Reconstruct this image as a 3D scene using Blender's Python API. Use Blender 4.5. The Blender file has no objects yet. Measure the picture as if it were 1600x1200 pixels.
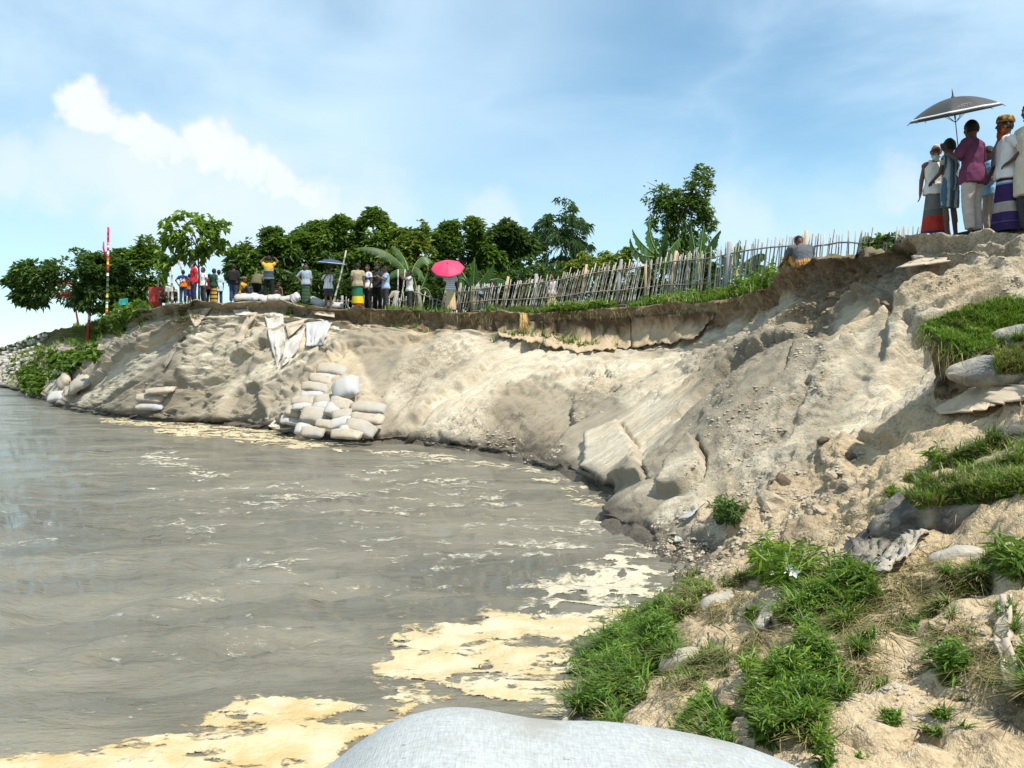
import bpy, bmesh, math, random
import numpy as np
from mathutils import Vector, Matrix, noise as mnoise
from mathutils.bvhtree import BVHTree
random.seed(7); RNG = np.random.default_rng(11)
SC = bpy.context.scene
COL = SC.collection
PI = math.pi
# ---------------------------------------------------------------- camera, sky, sun, exposure
CAMZ, F, HY = 2.4, 1300.0, 555.0
cd = bpy.data.cameras.new('camera'); cam = bpy.data.objects.new('camera', cd); COL.objects.link(cam)
cam.location = (0, 0, CAMZ); cam.rotation_euler = (PI/2, 0, 0)
cd.sensor_width = 36; cd.lens = F/1600*36; cd.shift_y = -(600-HY)/1600
cd.clip_start = 0.05; cd.clip_end = 12000
SC.camera = cam
SC.view_settings.view_transform = 'Standard'; SC.view_settings.look = 'None'
SC.view_settings.gamma = 1; SC.view_settings.use_curve_mapping = False
SC.view_settings.exposure = 0.37
SUN_TO = Vector((0.36, -0.32, 0.87)).normalized()
sl = bpy.data.lights.new('sun', 'SUN'); sl.energy = 5.0; sl.angle = math.radians(0.5); sl.color = (1.0, 0.955, 0.87)
sun = bpy.data.objects.new('sun', sl); COL.objects.link(sun)
sun.rotation_euler = SUN_TO.to_track_quat('Z', 'Y').to_euler(); sun.location = (-10, -20, 40)

W = bpy.data.worlds.new('World'); SC.world = W; W.use_nodes = True
nt = W.node_tree; nt.nodes.clear()
def wn(t, **k):
    n = nt.nodes.new(t)
    for a, b in k.items(): setattr(n, a, b)
    return n
def wl(a, b): nt.links.new(a, b)
out = wn('ShaderNodeOutputWorld')
sky = wn('ShaderNodeTexSky', sky_type='NISHITA'); sky.sun_disc = False
sky.sun_elevation = math.asin(SUN_TO.z); sky.sun_rotation = math.atan2(SUN_TO.x, SUN_TO.y)
sky.air_density = 1.0; sky.dust_density = 0.1; sky.ozone_density = 2.0
bg1 = wn('ShaderNodeBackground'); bg1.inputs[1].default_value = 0.12
tint = wn('ShaderNodeMix', data_type='RGBA'); tint.blend_type = 'MULTIPLY'; tint.inputs[0].default_value = 1; wl(sky.outputs[0], tint.inputs[6]); tint.inputs[7].default_value = (.92, 1.18, 1.12, 1); wl(tint.outputs[2], bg1.inputs[0])
bg2 = wn('ShaderNodeBackground'); bg2.inputs[0].default_value = (0.57, 0.75, 0.90, 1); bg2.inputs[1].default_value = 0.95
bg3 = wn('ShaderNodeBackground'); bg3.inputs[0].default_value = (0.87, 0.90, 0.94, 1); bg3.inputs[1].default_value = 0.88
tc = wn('ShaderNodeTexCoord')
mp = wn('ShaderNodeMapping'); mp.inputs['Scale'].default_value = (1.0, 1.0, 2.6); wl(tc.outputs['Generated'], mp.inputs[0])
nz = wn('ShaderNodeTexNoise'); nz.inputs['Scale'].default_value = 2.3; nz.inputs['Detail'].default_value = 9; nz.inputs['Roughness'].default_value = 0.55; nz.inputs['Distortion'].default_value = 0.5
wl(mp.outputs[0], nz.inputs['Vector'])
sb0 = wn('ShaderNodeVectorMath', operation='SUBTRACT'); wl(nz.outputs['Color'], sb0.inputs[0]); sb0.inputs[1].default_value = (.5, .5, .5)
sc0 = wn('ShaderNodeVectorMath', operation='SCALE'); wl(sb0.outputs[0], sc0.inputs[0]); sc0.inputs['Scale'].default_value = .45
ad0 = wn('ShaderNodeVectorMath', operation='ADD'); wl(tc.outputs['Generated'], ad0.inputs[0]); wl(sc0.outputs[0], ad0.inputs[1])
rp = wn('ShaderNodeMapRange'); rp.inputs[1].default_value = 0.36; rp.inputs[2].default_value = 0.66; rp.inputs[3].default_value = 0.45; rp.inputs[4].default_value = 1.0
wl(nz.outputs['Fac'], rp.inputs[0])
clr = None
for (px, py, r, w) in [(1050,120,340,.85),(1270,170,250,.85),(1330,260,170,.6),(820,210,240,.35),(60,480,260,.35)]:
    d = Vector(((px-800)/F, 1, (HY-py)/F)).normalized(); ds = wn('ShaderNodeVectorMath', operation='DISTANCE'); wl(ad0.outputs[0], ds.inputs[0]); ds.inputs[1].default_value = d
    q_ = wn('ShaderNodeMapRange', interpolation_type='SMOOTHSTEP'); wl(ds.outputs['Value'], q_.inputs[0]); q_.inputs[1].default_value = r/F; q_.inputs[2].default_value = 0; q_.inputs[3].default_value = 0; q_.inputs[4].default_value = w
    if clr is None: clr = q_.outputs[0]
    else: mx = wn('ShaderNodeMath', operation='MAXIMUM'); wl(clr, mx.inputs[0]); wl(q_.outputs[0], mx.inputs[1]); clr = mx.outputs[0]
iv = wn('ShaderNodeMath', operation='SUBTRACT'); iv.inputs[0].default_value = 1; wl(clr, iv.inputs[1]); vl = wn('ShaderNodeMath', operation='MULTIPLY'); wl(rp.outputs[0], vl.inputs[0]); wl(iv.outputs[0], vl.inputs[1])
m1 = wn('ShaderNodeMixShader'); wl(vl.outputs[0], m1.inputs[0]); wl(bg1.outputs[0], m1.inputs[1]); wl(bg2.outputs[0], m1.inputs[2])
# heaped clouds low in the sky: puffs where a billowed direction comes close to a puff centre
n2 = wn('ShaderNodeTexNoise'); n2.inputs['Scale'].default_value = 22; n2.inputs['Detail'].default_value = 9; n2.inputs['Roughness'].default_value = 0.56
wl(tc.outputs['Generated'], n2.inputs['Vector'])
sb = wn('ShaderNodeVectorMath', operation='SUBTRACT'); wl(n2.outputs['Color'], sb.inputs[0]); sb.inputs[1].default_value = (.5, .5, .5)
s2 = wn('ShaderNodeVectorMath', operation='SCALE'); wl(sb.outputs[0], s2.inputs[0]); s2.inputs['Scale'].default_value = 0.075
ad = wn('ShaderNodeVectorMath', operation='ADD'); wl(tc.outputs['Generated'], ad.inputs[0]); wl(s2.outputs[0], ad.inputs[1])
last = None
for (px, py, r, w) in [(132,158,34,1),(150,180,44,1),(128,185,34,1),(190,205,40,1),(215,200,34,1),(240,228,44,.95),(310,212,40,1),(325,235,46,1),(365,248,44,.95),(400,268,42,.95),(440,288,42,.9),(475,302,34,.9),(280,240,36,.9),(500,312,50,.7),(280,262,60,.6),(560,322,60,.5),(600,330,60,.4),
                       (230,275,95,.6),(350,300,105,.55),(450,335,100,.5),(150,245,80,.5),(560,340,110,.4),(20,258,55,.45),(75,280,50,.4),(1405,285,45,.42),(1150,345,60,.35),(770,338,45,.4),(170,270,60,.35)]:
    d = Vector(((px-800)/F, 1, (HY-py)/F)).normalized()
    ds = wn('ShaderNodeVectorMath', operation='DISTANCE'); wl(ad.outputs[0], ds.inputs[0]); ds.inputs[1].default_value = d
    mr = wn('ShaderNodeMapRange', interpolation_type='SMOOTHSTEP'); wl(ds.outputs['Value'], mr.inputs[0])
    cr_ = w > .85; mr.inputs[1].default_value = r/F*(1.04 if cr_ else 1.2); mr.inputs[2].default_value = r/F*(.38 if cr_ else .3); w = w*.92; mr.inputs[3].default_value = 0; mr.inputs[4].default_value = w
    if last is None: last = mr.outputs[0]
    else:
        mx = wn('ShaderNodeMath', operation='MAXIMUM'); wl(last, mx.inputs[0]); wl(mr.outputs[0], mx.inputs[1]); last = mx.outputs[0]
m2 = wn('ShaderNodeMixShader'); wl(last, m2.inputs[0]); wl(m1.outputs[0], m2.inputs[1]); wl(bg3.outputs[0], m2.inputs[2])
wl(m2.outputs[0], out.inputs[0])

# ---------------------------------------------------------------- helpers
def P(px, py, D): return Vector(((px-800)/F*D, D, CAMZ+(HY-py)/F*D))
def water_pt(px, py): return P(px, py, CAMZ*F/(py-HY))
def _h(ix, iy, iz):
    h = (ix.astype(np.int64)*374761393 + iy.astype(np.int64)*668265263 + iz.astype(np.int64)*2147483647) & 0xffffffff
    h = ((h ^ (h >> 13))*1274126177) & 0xffffffff
    h = ((h ^ (h >> 16))*2246822519) & 0xffffffff
    return ((h ^ (h >> 15)) & 0xffff)/65535.0
def vn(p):
    p = np.asarray(p, float); i = np.floor(p).astype(np.int64); f = p-i; f = f*f*f*(f*(f*6-15)+10)
    r = 0
    for dx in (0, 1):
        wx = f[:, 0] if dx else 1-f[:, 0]
        for dy in (0, 1):
            wy = f[:, 1] if dy else 1-f[:, 1]
            for dz in (0, 1):
                wz = f[:, 2] if dz else 1-f[:, 2]
                r = r + wx*wy*wz*_h(i[:, 0]+dx, i[:, 1]+dy, i[:, 2]+dz)
    return r*2-1
def fbm(p, o=4, g=.5):
    p = np.asarray(p, float); a, r, t = 1.0, 0, 0
    for k in range(o):
        r = r+a*vn(p*(2.03**k)+17.3*k); t += a; a *= g
    return r/t
def c3(a, b, c=None):
    if c is None: c = np.zeros_like(a)
    return np.stack([a, b, c], 1)
def sstep(a, b, x):
    t = np.clip((x-a)/(b-a), 0, 1); return t*t*(3-2*t)
def sd_poly(Q, poly):
    """signed distance, positive inside"""
    x, y = Q[:, 0], Q[:, 1]; n = len(poly)
    d = np.full(len(x), 1e18); ins = np.zeros(len(x), bool)
    for k in range(n):
        ax, ay = poly[k]; bx, by = poly[(k+1) % n]
        ex, ey = bx-ax, by-ay; wx, wy = x-ax, y-ay
        t = np.clip((wx*ex+wy*ey)/(ex*ex+ey*ey+1e-9), 0, 1)
        d = np.minimum(d, (wx-ex*t)**2+(wy-ey*t)**2)
        if ay != by:
            c = ((ay > y) != (by > y)) & (x < (bx-ax)*(y-ay)/(by-ay)+ax); ins ^= c
    d = np.sqrt(d); return np.where(ins, d, -d)
def d_line(Q, pl):
    x, y = Q[:, 0], Q[:, 1]; d = np.full(len(x), 1e18)
    for k in range(len(pl)-1):
        ax, ay = pl[k]; bx, by = pl[k+1]; ex, ey = bx-ax, by-ay; wx, wy = x-ax, y-ay
        t = np.clip((wx*ex+wy*ey)/(ex*ex+ey*ey+1e-9), 0, 1)
        d = np.minimum(d, (wx-ex*t)**2+(wy-ey*t)**2)
    return np.sqrt(d)
def mesh_np(name, V, Fc, smooth=True):
    """V (n,3); Fc (m,3|4)"""
    me = bpy.data.meshes.new(name); V = np.asarray(V, np.float32); Fc = np.asarray(Fc, np.int32)
    k = Fc.shape[1]; m = len(Fc)
    me.vertices.add(len(V)); me.vertices.foreach_set('co', V.ravel())
    me.loops.add(m*k); me.loops.foreach_set('vertex_index', Fc.ravel())
    me.polygons.add(m); me.polygons.foreach_set('loop_start', np.arange(0, m*k, k, dtype=np.int32))
    me.polygons.foreach_set('loop_total', np.full(m, k, np.int32))
    me.polygons.foreach_set('use_smooth', np.full(m, smooth, bool))
    me.update(calc_edges=True); return me
def attr(me, name, vals):
    a = me.attributes.new(name, 'FLOAT', 'POINT'); a.data.foreach_set('value', np.asarray(vals, np.float32))
def link(name, me, mat, parent=None):
    o = bpy.data.objects.new(name, me); COL.objects.link(o)
    if mat is not None:
        me.materials.clear() if len(me.materials) else None
        me.materials.append(mat)
    if parent is not None: o.parent = parent
    return o
def empty(name, loc, rz=0):
    o = bpy.data.objects.new(name, None); COL.objects.link(o); o.location = loc; o.rotation_euler = (0, 0, rz); o.empty_display_size = .2; return o
def tag(o, label=None, cat=None, group=None, kind=None):
    if label: o['label'] = label
    if cat: o['category'] = cat
    if group: o['group'] = group
    if kind: o['kind'] = kind
    return o
class MB:
    """collects simple shapes into one mesh"""
    def __init__(s): s.v = []; s.f = []
    def add(s, vs, fs):
        b = len(s.v); s.v += [tuple(q) for q in vs]; s.f += [tuple(i+b for i in q) for q in fs]
    def rings(s, rs, cap=True):
        n = len(rs[0]); vs = [q for r in rs for q in r]; fs = []
        for i in range(len(rs)-1):
            for j in range(n):
                a = i*n+j; b = i*n+(j+1) % n; fs.append((a, b, b+n, a+n))
        if cap:
            fs.append(tuple(range(n-1, -1, -1))); fs.append(tuple((len(rs)-1)*n+j for j in range(n)))
        s.add(vs, fs)
    def tube(s, pts, rad, n=8, cap=True, jit=0):
        pts = [Vector(p) for p in pts]; rs = []; prev = None
        for i, p in enumerate(pts):
            t = (pts[min(i+1, len(pts)-1)]-pts[max(i-1, 0)]).normalized()
            if prev is None:
                a = t.cross(Vector((0, 0, 1))) if abs(t.z) < .9 else t.cross(Vector((0, 1, 0)))
            else: a = prev-t*prev.dot(t)
            a.normalize(); prev = a; b = t.cross(a)
            r = rad[i] if hasattr(rad, '__len__') else rad
            r *= 1+random.uniform(-jit, jit)
            rs.append([p+(a*math.cos(2*PI*j/n)+b*math.sin(2*PI*j/n))*r for j in range(n)])
        s.rings(rs, cap)
    def capsule(s, p0, p1, r0, r1, n=10):
        p0, p1 = Vector(p0), Vector(p1); t = (p1-p0); L = t.length; t = t.normalized() if L > 1e-6 else Vector((0, 0, 1))
        pts, rad = [], []
        for k in range(4):
            a = PI/2*(k+.25)/4; pts.append(p0-t*r0*math.cos(a)); rad.append(r0*math.sin(a))
        for k in range(5):
            w = k/4; pts.append(p0.lerp(p1, w)); rad.append(r0+(r1-r0)*w)
        for k in range(4):
            a = PI/2*(3.75-k)/4; pts.append(p1+t*r1*math.cos(a)); rad.append(r1*math.sin(a))
        # straight axis: build frames directly
        a = t.cross(Vector((0, 0, 1))) if abs(t.z) < .9 else t.cross(Vector((0, 1, 0))); a.normalize(); b = t.cross(a)
        s.rings([[q+(a*math.cos(2*PI*j/n)+b*math.sin(2*PI*j/n))*r for j in range(n)] for q, r in zip(pts, rad)])
    def ell(s, c, r, n=14, m=10, rot=None, fn=None):
        c = Vector(c); rs = []
        for i in range(m):
            th = PI*(i+.35)/(m-.3); ring = []
            for j in range(n):
                ph = 2*PI*j/n; q = Vector((math.sin(th)*math.cos(ph), math.sin(th)*math.sin(ph), -math.cos(th)))
                if fn: q = fn(q)
                q = Vector((q.x*r[0], q.y*r[1], q.z*r[2]))
                if rot: q = rot @ q
                ring.append(c+q)
            rs.append(ring)
        s.rings(rs)
    def box(s, c, h, rot=None):
        c = Vector(c); vs = []
        for z in (-1, 1):
            for (x, y) in ((-1, -1), (1, -1), (1, 1), (-1, 1)):
                q = Vector((x*h[0], y*h[1], z*h[2])); vs.append(c+(rot @ q if rot else q))
        s.add(vs, [(3, 2, 1, 0), (4, 5, 6, 7), (0, 1, 5, 4), (1, 2, 6, 5), (2, 3, 7, 6), (3, 0, 4, 7)])
    def mesh(s, name, smooth=True):
        me = bpy.data.meshes.new(name); me.from_pydata([tuple(q) for q in s.v], [], s.f); me.update()
        me.polygons.foreach_set('use_smooth', [smooth]*len(me.polygons)); return me
    def build(s, name, mat, parent=None, smooth=True): return link(name, s.mesh(name, smooth), mat, parent)
def remesh(mb, name, vox, smooth=5, wrinkle=0, wscale=14, seed=0):
    me = mb.mesh(name); o = bpy.data.objects.new('tmp', me); COL.objects.link(o)
    r = o.modifiers.new('r', 'REMESH'); r.mode = 'VOXEL'; r.voxel_size = vox
    if smooth:
        q = o.modifiers.new('s', 'SMOOTH'); q.iterations = smooth; q.factor = .5
    dg = bpy.context.evaluated_depsgraph_get(); dg.update()
    m2 = bpy.data.meshes.new_from_object(o.evaluated_get(dg)); m2.name = name
    bpy.data.objects.remove(o); bpy.data.meshes.remove(me)
    n = len(m2.vertices)
    if wrinkle and n:
        co = np.zeros(n*3, np.float32); no = np.zeros(n*3, np.float32)
        m2.vertices.foreach_get('co', co); m2.vertices.foreach_get('normal', no)
        co = co.reshape(-1, 3); no = no.reshape(-1, 3)
        w = 1-np.abs(fbm(co*np.array([wscale, wscale, wscale*.6])+seed, 3))*2
        m2.vertices.foreach_set('co', (co+no*(w*wrinkle)[:, None]).ravel().astype(np.float32))
    m2.polygons.foreach_set('use_smooth', [True]*len(m2.polygons)); m2.update(); return m2

# ---------------------------------------------------------------- materials
def newmat(name):
    m = bpy.data.materials.new(name); m.use_nodes = True; t = m.node_tree; t.nodes.clear()
    o = t.nodes.new('ShaderNodeOutputMaterial'); b = t.nodes.new('ShaderNodeBsdfPrincipled'); t.links.new(b.outputs[0], o.inputs[0])
    return m, t, b
class N:
    def __init__(s, t): s.t = t
    def node(s, ty, **k):
        n = s.t.nodes.new(ty)
        for a, b in k.items(): setattr(n, a, b)
        return n
    def put(s, sock, v):
        if hasattr(v, 'links'): s.t.links.new(v, sock)
        elif isinstance(v, (tuple, list)): sock.default_value = (*v, 1)[:4] if sock.type == 'RGBA' and len(v) == 3 else v
        else: sock.default_value = v
    def noise(s, scale, detail=5, rough=.55, vec=None, dist=0):
        n = s.node('ShaderNodeTexNoise'); n.inputs['Scale'].default_value = scale; n.inputs['Detail'].default_value = detail
        n.inputs['Roughness'].default_value = rough; n.inputs['Distortion'].default_value = dist
        if vec is not None: s.t.links.new(vec, n.inputs['Vector'])
        return n.outputs['Fac']
    def coord(s, kind='Object', scale=None):
        c = s.node('ShaderNodeTexCoord').outputs[kind]
        if scale:
            m = s.node('ShaderNodeMapping'); m.inputs['Scale'].default_value = scale; s.t.links.new(c, m.inputs[0]); c = m.outputs[0]
        return c
    def mr(s, v, a, b, c=0., d=1., smooth=False):
        n = s.node('ShaderNodeMapRange'); n.interpolation_type = 'SMOOTHSTEP' if smooth else 'LINEAR'
        s.put(n.inputs[0], v); n.inputs[1].default_value = a; n.inputs[2].default_value = b; n.inputs[3].default_value = c; n.inputs[4].default_value = d
        return n.outputs[0]
    def math(s, op, a, b=0.):
        n = s.node('ShaderNodeMath', operation=op); s.put(n.inputs[0], a); s.put(n.inputs[1], b); return n.outputs[0]
    def mix(s, f, a, b, bt='MIX'):
        n = s.node('ShaderNodeMix', data_type='RGBA'); n.blend_type = bt
        s.put(n.inputs[0], f); s.put(n.inputs[6], a); s.put(n.inputs[7], b); return n.outputs[2]
    def attr(s, name): return s.node('ShaderNodeAttribute', attribute_name=name).outputs['Fac']
    def ramp(s, v, stops, const=False):
        n = s.node('ShaderNodeValToRGB'); e = n.color_ramp.elements; n.color_ramp.interpolation = 'CONSTANT' if const else 'LINEAR'
        while len(e) < len(stops): e.new(0.5)
        for q, (p, c) in zip(e, stops): q.position = p; q.color = (*c, 1)
        s.put(n.inputs[0], v); return n.outputs[0]
    def bump(s, b, h, strength=.5, dist=.02, prev=None):
        n = s.node('ShaderNodeBump'); n.inputs['Strength'].default_value = strength; n.inputs['Distance'].default_value = dist
        s.put(n.inputs['Height'], h)
        if prev is not None: s.t.links.new(prev, n.inputs['Normal'])
        s.t.links.new(n.outputs[0], b.inputs['Normal']); return n.outputs[0]
MC = {}
def simple(name, col, rough=.8, var=.35, scale=9, bump=.3, bscale=60, bdist=.01, spec=.3, col2=None, sheen=0):
    if name in MC: return MC[name]
    m, t, b = newmat(name); n = N(t); c = n.coord()
    f = n.mr(n.noise(scale, 6, .6, c), .3 if col2 is None else .41, .7 if col2 is None else .59)
    lo = tuple(x*(1-var) for x in col) if col2 is None else col2
    b_in = n.mix(f, lo, tuple(min(x*(1+var*.5), .9) for x in col) if col2 is None else col)
    n.put(b.inputs['Base Color'], b_in); b.inputs['Roughness'].default_value = rough; b.inputs['Specular IOR Level'].default_value = spec
    if bump: n.bump(b, n.noise(bscale, 4, .6, c), bump, bdist)
    MC[name] = m; return m
def fabric(name, col, var=.22): return simple('cloth_'+name, col, .9, var, 7, .25, 90, .006, .15)
def banded(name, stops, z0, z1, axis='Z', const=True, rough=.9):
    """cloth dyed in bands along one local axis"""
    m, t, b = newmat(name); n = N(t)
    sx = n.node('ShaderNodeSeparateXYZ'); t.links.new(n.coord(), sx.inputs[0])
    v = n.mr(sx.outputs[axis], z0, z1); c = n.ramp(v, stops, const)
    f = n.mr(n.noise(8, 5, .6, n.coord()), .3, .75, .72, 1.1)
    q = n.node('ShaderNodeVectorMath', operation='SCALE'); t.links.new(c, q.inputs[0]); n.put(q.inputs['Scale'], f)
    t.links.new(q.outputs[0], b.inputs['Base Color']); b.inputs['Roughness'].default_value = rough; b.inputs['Specular IOR Level'].default_value = .15
    return m
def stripes(name, cols, period, axis='X', ch=None):
    m, t, b = newmat(name); n = N(t)
    sx = n.node('ShaderNodeSeparateXYZ'); t.links.new(n.coord(), sx.inputs[0])
    v = n.math('FRACT', n.math('DIVIDE', sx.outputs[axis], period))
    k = len(cols); c = n.ramp(v, [(i/k, q) for i, q in enumerate(cols)], True)
    if ch:
        v2 = n.math('FRACT', n.math('DIVIDE', sx.outputs['Z'], period)); c = n.mix(n.mr(v2, .78, .8), c, ch)
    t.links.new(c, b.inputs['Base Color']); b.inputs['Roughness'].default_value = .9; b.inputs['Specular IOR Level'].default_value = .15
    return m
def leafmat(name, dark, light, trans=.35, rough=.45, hue=None):
    m, t, b = newmat(name); n = N(t)
    v = n.attr('tone'); c = n.mix(v, dark, light); 
    n.put(b.inputs['Base Color'], c); b.inputs['Roughness'].default_value = rough; b.inputs['Specular IOR Level'].default_value = .35
    tr = n.node('ShaderNodeBsdfTranslucent'); n.put(tr.inputs[0], n.mix(.35, c, (.25, .35, .03)))
    ms = n.node('ShaderNodeMixShader'); ms.inputs[0].default_value = trans
    t.links.new(b.outputs[0], ms.inputs[1]); t.links.new(tr.outputs[0], ms.inputs[2])
    o = [q for q in t.nodes if q.type == 'OUTPUT_MATERIAL'][0]; t.links.new(ms.outputs[0], o.inputs[0])
    return m
# ---------------------------------------------------------------- the eroded bank
# stations along the shore: (toe pixel), (crest pixel, distance), scarp base height fraction
ST = [((-260,583),(-170,549,120),.8), ((-90,592),(-20,546,88),.8), ((0,604),(65,521,66),.75), ((75,628),(175,500,43),.8), ((112,641),(252,477,33.0),.84), ((200,655),(330,472,31.4),.87),
      ((330,665),(415,470,31),.88), ((430,675),(505,480,30.3),.88), ((530,690),(600,485,29.6),.84), ((620,692),(715,487,28.8),.80), ((720,703),(830,488,28.2),.74),
      ((800,716),(970,480,27),.66), ((880,740),(1105,470,24.5),.68), ((940,762),(1205,447,21.5),.80), ((958,776),(1235,413,17.5),.80), ((945,800),(1330,395,15.4),.80), ((935,815),(1420,376,13.5),.86)]
EX = [  # nearer stations: toe pixel, five (px, py, D) up the slope, crest
 ((985,845),[(1020,820,10.85),(1150,735,11.2),(1300,610,11.7),(1420,490,12.2),(1490,415,12.55)],(1520,367,12.7)),
 ((1027,880),[(1060,865,9.65),(1180,800,9.8),(1300,715,10.2),(1430,600,10.8),(1600,440,11.6)],(1660,362,11.9)),
 ((1037,915),[(1070,900,8.65),(1170,850,8.6),(1290,775,8.7),(1430,672,8.9),(1620,520,9.6)],(1850,350,10.2)),
 ((1005,950),[(1040,935,7.85),(1130,900,7.7),(1270,830,7.5),(1410,740,7.5),(1620,600,7.8)],(2150,330,8.6)),
 ((945,1010),[(985,995,6.75),(1090,958,6.55),(1230,908,6.3),(1390,835,6.1),(1640,715,6.0)],(2500,330,6.9)),
 ((905,1100),[(940,1085,5.6),(1040,1055,5.3),(1180,1008,5.0),(1350,950,4.8),(1650,860,4.65)],(2900,300,5.3)),
 ((865,1190),[(900,1175,4.8),(1000,1150,4.4),(1140,1108,4.1),(1320,1080,3.8),(1650,1040,3.55)],(3500,250,4.0))]
BK = [  # beside and behind the camera, in metres: toe .. crest
 [(0,3.6,0),(.15,3.45,.2),(.35,3.2,.42),(.8,2.9,.66),(1.4,2.75,.8),(3.2,2.5,1.05),(9,2.2,3.6)],
 [(-.6,2.3,0),(-.4,2.1,.25),(-.1,1.8,.5),(.4,1.5,.7),(1.1,1.3,.8),(3.2,.9,1.05),(9,.2,3.5)],
 [(-1.2,.4,0),(-1,.3,.3),(-.6,.1,.6),(0,-.1,.74),(1.,-.3,.85),(3.2,-.8,1.05),(9,-2,3.5)],
 [(-1.4,-3,0),(-1.2,-3,.3),(-.8,-3,.6),(-.1,-3,.75),(1.,-3.2,.9),(3.2,-3.8,1.2),(9,-5,3.5)],
 [(-1.4,-14,0),(-1.2,-14,.3),(-.8,-14,.6),(0,-14,.8),(1.2,-14,1),(3.2,-14,1.4),(9,-14,3.5)]]
rows = []
for i, (t, c, hs) in enumerate(ST):
    T = water_pt(*t); C = P(*c); z = C.z
    L = [T]
    for u, h in ((.04, .07), (.33, .36), (.64, .68), (.885, .9), (.968, 1.0)):
        q = T.lerp(C, u); q.z = z*hs*h; L.append(q)
    L.append(C); rows.append(L)
for t, mid, c in EX: rows.append([water_pt(*t)]+[P(*m) for m in mid]+[P(*c)])
for b in BK: rows.append([Vector(q) for q in b])
NS = len(rows)
full = []
for i, L in enumerate(rows):
    T, C = L[0], L[-1]
    if i < 6: d = Vector((.35, .94, 0))
    elif i < 13: d = Vector((.05+.08*(i-6), 1, 0))
    elif i < 18: d = Vector((1, .75-.12*(i-13), 0))
    else: d = Vector((1, .1, 0))
    d.normalize(); o = (C-T); o.z = 0; o.normalize()
    U = T-o*1.6; U.z = -1.0
    I1 = C+d*2.5; I1.z = C.z+.03; I2 = C+d*(70 if i < 18 else 40); I2.z = C.z-.2
    full.append([U]+L+[I1, I2])
CT = np.array([[tuple(q) for q in L] for L in full])          # NS x 10 x 3
def cr(p0, p1, p2, p3, t):
    return .5*((2*p1)+(-p0+p2)*t+(2*p0-5*p1+4*p2-p3)*t*t+(-p0+3*p1-3*p2+p3)*t**3)
cols = []; sidx = []
for i in range(NS-1):
    n = [16, 16, 20, 26, 34, 40, 40, 40, 40, 42, 44, 46, 50, 50, 40, 46, 50][i] if i < 17 else (64 if i < 24 else 24)
    if i >= 27: n = 8
    for k in range(n):
        t = k/n
        cols.append(cr(CT[max(i-1, 0)], CT[i], CT[i+1], CT[min(i+2, NS-1)], t)); sidx.append(i+t)
cols.append(CT[-1]); sidx.append(NS-1)
cols = np.array(cols); sidx = np.array(sidx); NT = len(cols)
seg = [8, 16, 46, 48, 40, 26, 46, 16, 10]
gp = []; vpar = []
for r in range(9):
    for k in range(seg[r]):
        t = k/seg[r]
        if r < 6:
            q = cr(cols[:, max(r-1, 0)], cols[:, r], cols[:, r+1], cols[:, min(r+2, 6)], t)
        else: q = cols[:, r]*(1-t)+cols[:, r+1]*t
        gp.append(q); vpar.append(r+t)
gp.append(cols[:, 9]); vpar.append(9.0)
G = np.stack(gp, 1); NV = G.shape[1]                            # NT x NV x 3
# lay the mesh columns along the slip direction, which runs obliquely up the slope
arc = np.concatenate([[0], np.cumsum(np.linalg.norm(np.diff((cols[:, 1]+cols[:, 6])/2, axis=0), axis=1))])
shear = 1.35*(1-np.clip((sidx-11.0)/8.0, 0, 1)); SPm = np.zeros((NT, NV)); G0 = G.copy()
for r in range(NV):
    a_r = np.maximum.accumulate(arc+shear*min(max(vpar[r]-1, 0), 6))
    a_r = np.minimum(a_r, arc[-1]); SPm[:, r] = np.interp(a_r, arc, sidx)
    for k in range(3): G[:, r, k] = np.interp(a_r, arc, G0[:, r, k])
vp = np.tile(np.array(vpar), NT); sp = SPm.ravel()
w_ = np.clip(vp-6, 0, 1)
# along-shore length for streak noise
ar = np.repeat(arc, NV)
def grid_normals(G):
    a = np.gradient(G, axis=0); b = np.gradient(G, axis=1); n = np.cross(a, b); n /= np.linalg.norm(n, axis=2, keepdims=True)+1e-9
    n[n[..., 2] < -.3] *= -1
    return n
Nn = grid_normals(G)
X = G.reshape(-1, 3).copy(); nrm = Nn.reshape(-1, 3)
sgn = np.sign(np.median(nrm[:, 2])); nrm = nrm*sgn
face = sstep(1.0, 1.25, vp)*(1-sstep(6.9, 7.05, vp))          # slope and scarp
slope = sstep(1.0, 1.6, vp)*(1-sstep(5.7, 6.0, vp))
scarp = sstep(5.85, 6.05, vp)*(1-sstep(6.98, 7.0, vp))
inland = sstep(6.98, 7.06, vp)
far = 1-sstep(17, 19, sp)                                        # 1 on the cliff, 0 on the near bank
PX = np.where(X[:, 1] > .6, 800+F*X[:, 0]/np.maximum(X[:, 1], .6), -9999)
PY = np.where(X[:, 1] > .6, HY-F*(X[:, 2]-CAMZ)/np.maximum(X[:, 1], .6), -9999)
Q = np.stack([PX, PY], 1)
wob = c3(fbm(X*2.2, 3), fbm(X*2.2+31, 3))[:, :2]
Qw = Q+wob*np.clip(260/np.maximum(X[:, 1], 3), 8, 30)[:, None]*.35    # wobbled outlines
# masks
soil = np.zeros(len(X)); damp = np.zeros(len(X)); tan = np.zeros(len(X)); rough = np.zeros(len(X)); disp = np.zeros(len(X))
def region(poly, feather=6): return sstep(-feather, feather, sd_poly(Qw, poly))
wr = sstep(17.5, 19, sp)
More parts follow.
